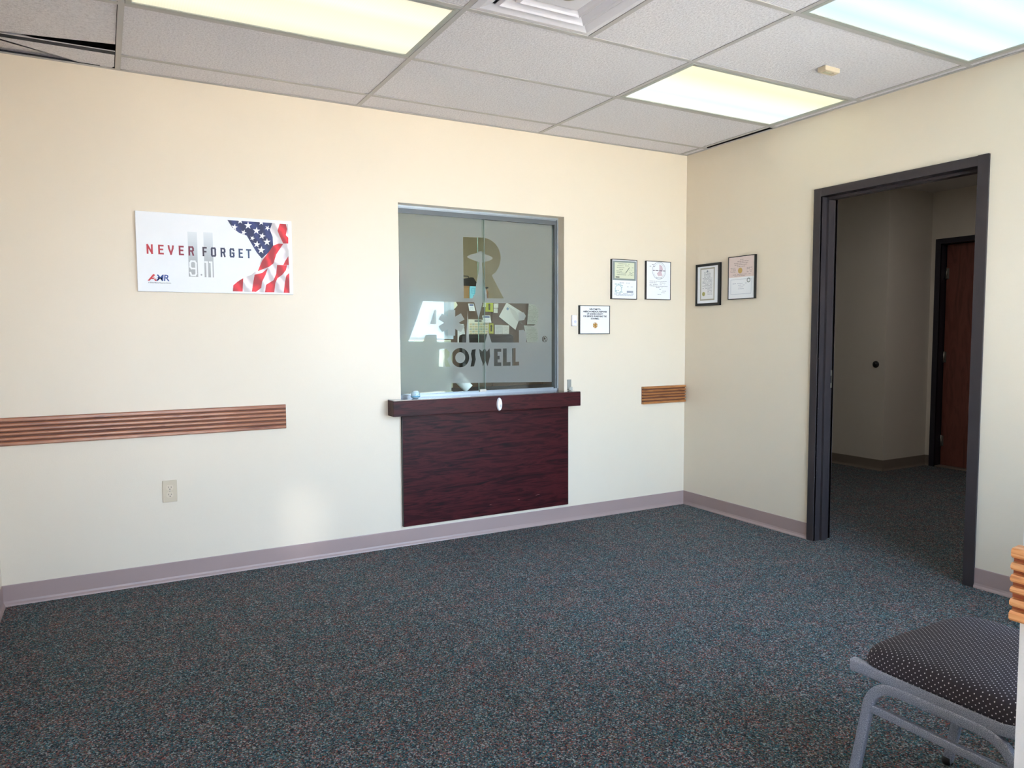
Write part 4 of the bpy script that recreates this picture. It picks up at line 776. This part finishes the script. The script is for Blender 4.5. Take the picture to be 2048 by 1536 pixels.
# seat pad: rings of a superellipse
g = MB(); n = 72; pcx, pcy = (CX0+CX1)/2, (CYF+CYB)/2; hw, hd = .240, .228
def se(a, k, hx, hy): c, s = math.cos(a), math.sin(a); return (hx*math.copysign(abs(c)**(2/k), c), hy*math.copysign(abs(s)**(2/k), s))
rings = [(.02, .492), (.3, .492), (.55, .4915), (.75, .490), (.85, .488), (.91, .484), (.95, .477), (.978, .467), (.994, .453), (1.0, .440), (1.0, .434), (.95, .430)]
vs = []
for f, z in rings:
    for k in range(n):
        x, y = se(2*math.pi*k/n, 7 if f > .5 else 4, hw*f, hd*f)
        vs.append((pcx+x, pcy+y, z-(.010*max(0, y/hd)**3 if z > .445 else 0)))
fs = [(i*n+k, i*n+(k+1) % n, (i+1)*n+(k+1) % n, (i+1)*n+k) for i in range(len(rings)-1) for k in range(n)]+[tuple(range(n))[::-1], tuple((len(rings)-1)*n+k for k in range(n))]
g.add(vs, fs, True); g.build('seat', m_dots, t)
for x, s in ((CX0, 1), (CX1, -1)):
    # side rail sweeping up into the back upright
    path = rounded_pts([(x+s*.002, CYF+.015, .418), (x+s*.002, CYB+.06, .418), (x+s*.002, CYB-.012, .455), (x+s*.004, CYB-.045, .90)], [0, .05, .05, 0])
    g = MB().tube(path, .0155, .0125, 20, up=(1, 0, 0), sq=7); o = g.build('side_rail', m_hammer, t)
    path = rounded_pts([(x-s*.004, CYF+.020, 0), (x-s*.004, CYF-.050, .396), (x-s*.004, CYB+.07, .398), (x-s*.004, CYB-.03, 0)], [0, .075, .075, 0], 8)
    MB().tube(path, .0135, .0095, 20, up=(1, 0, 0), sq=5).build('leg_frame', m_hammer, t)
    MB().tube([(x-s*.004, CYF-.038, .325), (x-s*.004, CYB+.040, .325)], .008, .0105, 16, up=(0, 0, 1), sq=6).build('stretcher', m_hammer, t)
    for yy in (CYF+.020, CYB-.03):
        MB().lathe((x-s*.004, yy, 0), [(.014, 0), (.016, .004), (.015, .022)], 14).build('foot_cap', m_black, t)
MB().box(CX0+.012, CX1-.012, CYF-.03, CYF-.008, .408, .428).build('cross_bar', m_hammer, t)
MB().box(CX0+.012, CX1-.012, CYB+.05, CYB+.07, .408, .428).build('cross_bar', m_hammer, t)
bk = MB(); A = []
for j in range(9):
    f = j/8; z = .60+.34*f; w_ = .20*(1-.25*max(0, f-.6)**2*4)
    for k in range(20):
        a = 2*math.pi*k/20; x, y = se(a, 3, w_, .018); A.append((pcx+x, CYB-.035-.02*f+y, z))
bk.add(A, [(i*20+k, i*20+(k+1) % 20, (i+1)*20+(k+1) % 20, (i+1)*20+k) for i in range(8) for k in range(20)]+[tuple(range(20))[::-1], tuple(range(160, 180))], True).build('backrest', m_dots, t)

# ------------------------------------------------------------------ office seen through the window
t = thing('office_light', (-1.9, 1.05, H), 'ceiling light of the office behind the frosted window', 'ceiling light')
m_ol = mat('office_lens', (.9, .95, .92), .4, emit=(.88, 1, .97, 9.0))
MB().box(-2.4, -1.2, .22, .82, H-.012, H-.004).build('lens', m_ol, t)
MB().box(-2.43, -1.17, .19, .22, H-.015, H).box(-2.43, -1.17, .82, .85, H-.015, H).box(-2.43, -2.4, .22, .82, H-.015, H).box(-1.2, -1.17, .22, .82, H-.015, H).build('frame', m_tee, t)
t = thing('cubicle_partition', (-.65, 1.5, 0), 'brown fabric office partition pinned with papers behind the frosted lettering', 'partition')
for x0, x1 in ((-1.38, -.86), (-.86, -.34), (-.34, -.02)):
    MB().box(x0+.004, x1-.004, 1.5, 1.54, .05, 1.60).build('panel', m_brown, t)
MB().box(-1.385, -.02, 1.495, 1.545, 1.59, 1.605).build('top_cap', mat('partition_cap', S(86, 76, 70), .5), t)
MB().box(-1.385, -.02, 1.497, 1.543, 0, .06).build('kick', m_black, t)
PC = dict(card=(('paper', 'cut-corner cream card pinned at the upper left of the brown partition'), (226, 224, 200)), card1=(('card', 'white card with blue heading pinned left of the beam cut-out'), (232, 236, 242)),
          flyer=(('flyer', 'yellow-green flyer pinned at the top of the brown partition'), (178, 186, 72)), note=(('note', 'small white note right of the yellow-green flyer, the upper one'), (222, 222, 214)),
          note1=(('note', 'small white note below the upper note beside the flyer'), (218, 218, 212)), sheet=(('sheet', 'large white sheet pinned at a slant on the partition'), (226, 228, 230)),
          calendar=(('wall_calendar', 'paper wall calendar with a grid of coloured rows on the partition'), (228, 226, 212)), card2=(('card', 'white card with blue heading overlapping the calendar top'), (234, 236, 240)),
          flyer1=(('flyer', 'small yellow-green flyer right of the calendar'), (184, 184, 84)), sheet1=(('sheet', 'pale grey sheet hung right of the small flyer'), (206, 208, 210)),
          sheet2=(('sheet', 'narrow white sheet left of the bare brown partition area'), (222, 222, 222)), sheet3=(('sheet', 'white typed sheet dimly seen at the right, the upper of two'), (220, 222, 224)),
          sheet4=(('sheet', 'white sheet dimly seen at the right, the lower of two'), (216, 218, 220)), sheet5=(('sheet', 'white sheet hanging low below the star shape'), (228, 230, 232)),
          tag=(('paper', 'pale strip of paper beside the yellow-green flyer'), (214, 218, 190)))
for i, (k, P) in enumerate(PAP.items()):
    (nm, lb), col = PC[k]; yy = 1.494-.0012*i if k not in ('card2',) else 1.470
    P = [(u+.012*(0), v) for u, v in P]
    p0 = (sum(u for u, v in P)/len(P), yy, min(v for u, v in P))
    tt = thing(nm, p0, lb, 'paper', 'papers pinned to the office partition')
    MB().prism([(u, yy, v) for u, v in P], (0, -.001, 0)).build('page', mat('page_%d_%d_%d' % col, S(*col), .6), tt)
    u0, u1 = min(u for u, v in P), max(u for u, v in P); v0, v1 = min(v for u, v in P), max(v for u, v in P)
    Rp = lambda u, v, d, yy=yy: (u, yy-.001-d, v)
    if k == 'calendar':
        for r_ in range(5):
            for c_ in range(7):
                a = u0+.010+c_*(u1-u0-.02)/7; b = v0+.036+r_*.021
                col2 = [(190, 186, 150), (206, 190, 160), (170, 178, 168)][(r_+c_ % 2) % 3]
                g = MB(); flat(g, Rp, rect(a+.0015, b+.002, a+(u1-u0-.02)/7-.0015, b+.018), .0006); g.build('day_square', mat('ink_%d_%d_%d' % col2, S(*col2)), tt)
        g = MB(); flat(g, Rp, rect(u0+.06, v1-.024, u1-.07, v1-.006), .0006); g.build('heading', mat('ink_120_120_118', S(120, 120, 118)), tt)
    elif k in ('card1', 'card2'):
        g = MB(); flat(g, Rp, rect(u0+.012, v1-.020, u1-.018, v1-.006), .0006); g.build('heading', mat('ink_84_100_150', S(84, 100, 150)), tt)
        g = MB()
        for q in range(3): wordbars(g, Rp, u0+.018, u1-.018, v1-.032-q*.009, .002, .0006, rnd)
        g.build('printing', mat('ink_150_156_170', S(150, 156, 170)), tt)
    elif k.startswith('flyer'):
        c0, c1 = (u0+u1)/2, (v0+v1)/2
        g = MB(); flat(g, Rp, disc(c0, c1+.018, .010, .012), .0006); flat(g, Rp, rect(c0-.008, c1-.026, c0+.008, c1+.008), .0006); g.build('printing', mat('ink_60_56_40', S(60, 56, 40)), tt)
    elif k in ('sheet', ):
        g = MB()
        for q in range(7):
            o0 = Vector((-.715+.012*q*.9, 1.545-.0175*q)); flat(g, Rp, [(o0.x+.01, o0.y), (o0.x+.09, o0.y-.048), (o0.x+.093, o0.y-.053), (o0.x+.013, o0.y-.005)], .0006)
        g.build('printing', mat('ink_150_150_152', S(150, 150, 152)), tt)
        g = MB(); flat(g, Rp, [(-.713, 1.538), (-.695, 1.526), (-.706, 1.508), (-.724, 1.520)], .0008); g.build('blue_mark', mat('ink_110_140_180', S(110, 140, 180)), tt)
    elif k.startswith('sheet') or k.startswith('note'):
        g = MB(); q = v1-.012
        while q > v0+.012: wordbars(g, Rp, u0+.012 if u1-u0 > .06 else u0+.006, u1-.012 if u1-u0 > .06 else u1-.006, q, .0025, .0006, rnd, .7); q -= .012
        g.build('printing', mat('ink_168_170_174', S(168, 170, 174)), tt)
# things standing on the partition top / hooked behind
t = thing('shelf_box', (-1.10, 1.52, 1.605), 'tan cardboard box on the partition top behind the big letter', 'box')
MB().cbox(-1.15, -1.075, 1.50, 1.58, 1.605, 1.712, .002).build('carton', mat('tan_card', S(150, 118, 82), .7), t)
MB().box(-1.151, -1.074, 1.499, 1.581, 1.700, 1.714).build('lid', mat('tan_card_lid', S(132, 100, 70), .7), t)
t = thing('tissue_carton', (-1.03, 1.52, 1.605), 'light blue printed carton beside the tan box', 'box')
MB().cbox(-1.070, -.985, 1.50, 1.58, 1.605, 1.712, .002).build('carton', mat('light_blue_card', S(128, 200, 220), .6), t)
g = MB()
for a, b, c, d_ in ((-1.055, 1.69, -1.00, 1.693), (-1.055, 1.67, -1.00, 1.673), (-1.055, 1.65, -1.00, 1.653), (-1.055, 1.65, -1.052, 1.693), (-1.028, 1.65, -1.025, 1.693), (-1.04, 1.62, -1.02, 1.635)): g.box(a, c, 1.4985, 1.4995, b, d_)
g.build('printing', mat('ink_70_150_180', S(70, 150, 180)), t)
t = thing('black_bag', (-1.08, 1.54, 1.714), 'black soft bag lying on top of the boxes', 'bag')
MB().prism([(-1.16, 1.50, 1.714), (-.985, 1.50, 1.714), (-1.005, 1.50, 1.745), (-1.035, 1.50, 1.786), (-1.06, 1.50, 1.788), (-1.10, 1.50, 1.776), (-1.16, 1.50, 1.772)], (0, .09, 0)).build('body', m_black, t)
MB().tube(rounded_pts([(-1.12, 1.545, 1.772), (-1.12, 1.545, 1.80), (-1.06, 1.545, 1.80), (-1.06, 1.545, 1.786)], [0, .012, .012, 0]), .004, n=8).build('handle', m_black, t)
t = thing('brown_bottle', (-.895, 1.53, 1.605), 'slim brown bottle with a dark cap on the partition top', 'bottle')
MB().lathe((-.895, 1.53, 1.605), [(.016, 0), (.017, .004), (.017, .06), (.008, .080), (.007, .094)], 18).build('body', mat('brown_glass', S(128, 92, 66), .25), t)
MB().lathe((-.895, 1.53, 1.605), [(.017, .094), (.017, .103), (.008, .105)], 18).build('cap', m_black, t)
# board and beige panel leaning inside the glass
t = thing('white_board', (-2.0, .15, 1.26), 'white board propped against the inside of the left pane', 'board')
MB().prism([(-2.158, .128, 1.572), (-1.846, .128, 1.548), (-1.856, .128, 1.268), (-2.172, .128, 1.283)], (0, .018, 0)).build('panel', mat('board_white', S(206, 210, 214), .5), t)
MB().box(-2.13, -1.90, .146, .156, 1.30, 1.32).build('back_rib', m_whitepl, t)
t = thing('file_cabinet', (-2.05, .3, 0), 'beige file cabinet standing behind the lower left pane', 'cabinet')
m_cab = mat('beige_cabinet', S(200, 196, 168), .5)
MB().cbox(-2.262, -1.862, .150, .62, 0, 1.262, .004).build('body', m_cab, t)
for z in (.05, .35, .65, .95): 
    o = MB().cbox(-1.862, -1.846, .165, .605, z, z+.28, .003).build('drawer', m_cab, t); MB().box(-1.846, -1.836, .33, .44, z+.17, z+.185).build('handle', m_steel, o)
MB().cbox(-2.12, -2.02, .133, .150, 1.235, 1.262, .002).build('label_holder', mat('cream_label', S(220, 208, 150), .6), t)
# dark desk
t = thing('office_desk', (-1.1, .5, 0), 'dark office desk behind the reception window', 'desk')
MB().cbox(-1.83, -.05, .14, .85, .86, .895, .003).build('desk_top', mat('dark_desk_laminate', S(34, 34, 42), .3), t)
for x in (-1.80, -.10): MB().box(x, x+.03, .2, .8, 0, .86).build('side_panel', mat('dark_desk_side', S(50, 42, 38), .5), t)
t = thing('paper_roll', (-1.79, .2, .896), 'white paper roll leaning inside the window above the dark desk', 'roll')
g = MB(); A = Vector((-1.805, .200, 1.025)); B = Vector((-1.735, .155, .938))
g.tube([A, B], .034, n=28, cap=False); g.tube([A, B], .029, n=28, cap=False).build('tube', m_paper, t)
# ring between walls of the roll end
g = MB(); g.tube([B-(B-A).normalized()*.001, B], .0341, n=28, cap=False); g.build('rim', m_whitepl, t)
t = thing('office_chair', (-1.15, 1.12, 0), 'black office chair glimpsed through the lower letters', 'chair')
MB().cbox(-1.42, -.95, .93, 1.01, .92, 1.30, .03).build('backrest', mat('black_vinyl', S(28, 26, 28), .3), t)
MB().cbox(-1.42, -.95, .98, 1.40, .48, .56, .03).build('seat', MATS['black_vinyl'], t)
MB().lathe((-1.18, 1.2, 0), [(.03, .08), (.03, .48)], 14).build('post', m_black, t)
for k in range(5):
    a = 2*math.pi*k/5; MB().tube([(-1.18, 1.2, .10), (-1.18+.27*math.cos(a), 1.2+.27*math.sin(a), .05)], .02, n=8).lathe((-1.18+.27*math.cos(a), 1.2+.27*math.sin(a), 0), [(.02, 0), (.025, .02), (.02, .045)], 10).build('leg', m_black, t)
t = thing('coat_stand', (-1.75, 1.80, 0), 'thin metal coat stand in the office holding the dark coat', 'coat stand')
MB().lathe((-1.75, 1.80, 0), [(.13, 0), (.13, .015), (.02, .03), (.014, .05), (.014, 2.0), (.02, 2.02), (.008, 2.04)], 20).build('pole', m_steel, t)
MB().tube([(-1.75, 1.80, 1.98), (-1.75, 1.62, 1.975), (-1.75, 1.59, 2.01)], .006, n=8).build('arm', m_steel, t)
t = thing('dark_coat', (-1.72, 1.60, 1.1), 'dark coat with orange trim glimpsed at the left edge of the window', 'coat')
g = MB(); vs = []
for j in range(7):
    f = j/6; z = 1.25+.62*f; w_ = .09*(1-.5*f**3)
    for k in range(16):
        a = 2*math.pi*k/16; vs.append((-1.75+w_*math.cos(a)*(1+.08*math.sin(3*a+j)), 1.55+.05*math.sin(a), z))
g.add(vs, [(i*16+k, i*16+(k+1) % 16, (i+1)*16+(k+1) % 16, (i+1)*16+k) for i in range(6) for k in range(16)]+[tuple(range(16))[::-1], tuple(range(96, 112))], True).build('body', m_black, t)
MB().tube([(-1.70, 1.50, 1.45), (-1.69, 1.50, 1.7), (-1.70, 1.50, 1.86)], .012, n=8).build('orange_trim', mat('orange_trim', S(196, 104, 60), .6), t)
MB().tube(rounded_pts([(-1.75, 1.55, 1.86), (-1.75, 1.55, 1.92), (-1.75, 1.60, 1.95), (-1.75, 1.60, 1.985)], [0, .02, .02, 0]), .004, n=8).build('hook', m_steel, t)

# ------------------------------------------------------------------ glazed entry behind the camera
ent = bpy.data.objects.new('door_3', None); ent.location = (EX0, YE, 0); COL.objects.link(ent); ent['kind'] = 'structure'
g = MB().box(EX0, EX0+.05, YE-.10, YE-.05, 0, EZ).box(EX1-.05, EX1, YE-.10, YE-.05, 0, EZ).box(EX0+.05, EX1-.05, YE-.10, YE-.05, EZ-.05, EZ).box(EX0+.05, EX1-.05, YE-.10, YE-.05, 0, .10).box(-3.28, -3.22, YE-.10, YE-.05, .10, EZ-.05)
g.build('entry_frame', m_alud, ent)
for a, b in ((EX0+.05, -3.28), (-3.22, EX1-.05)): MB().box(a, b, YE-.078, YE-.072, .10, EZ-.05).build('entry_pane', m_tint, ent)
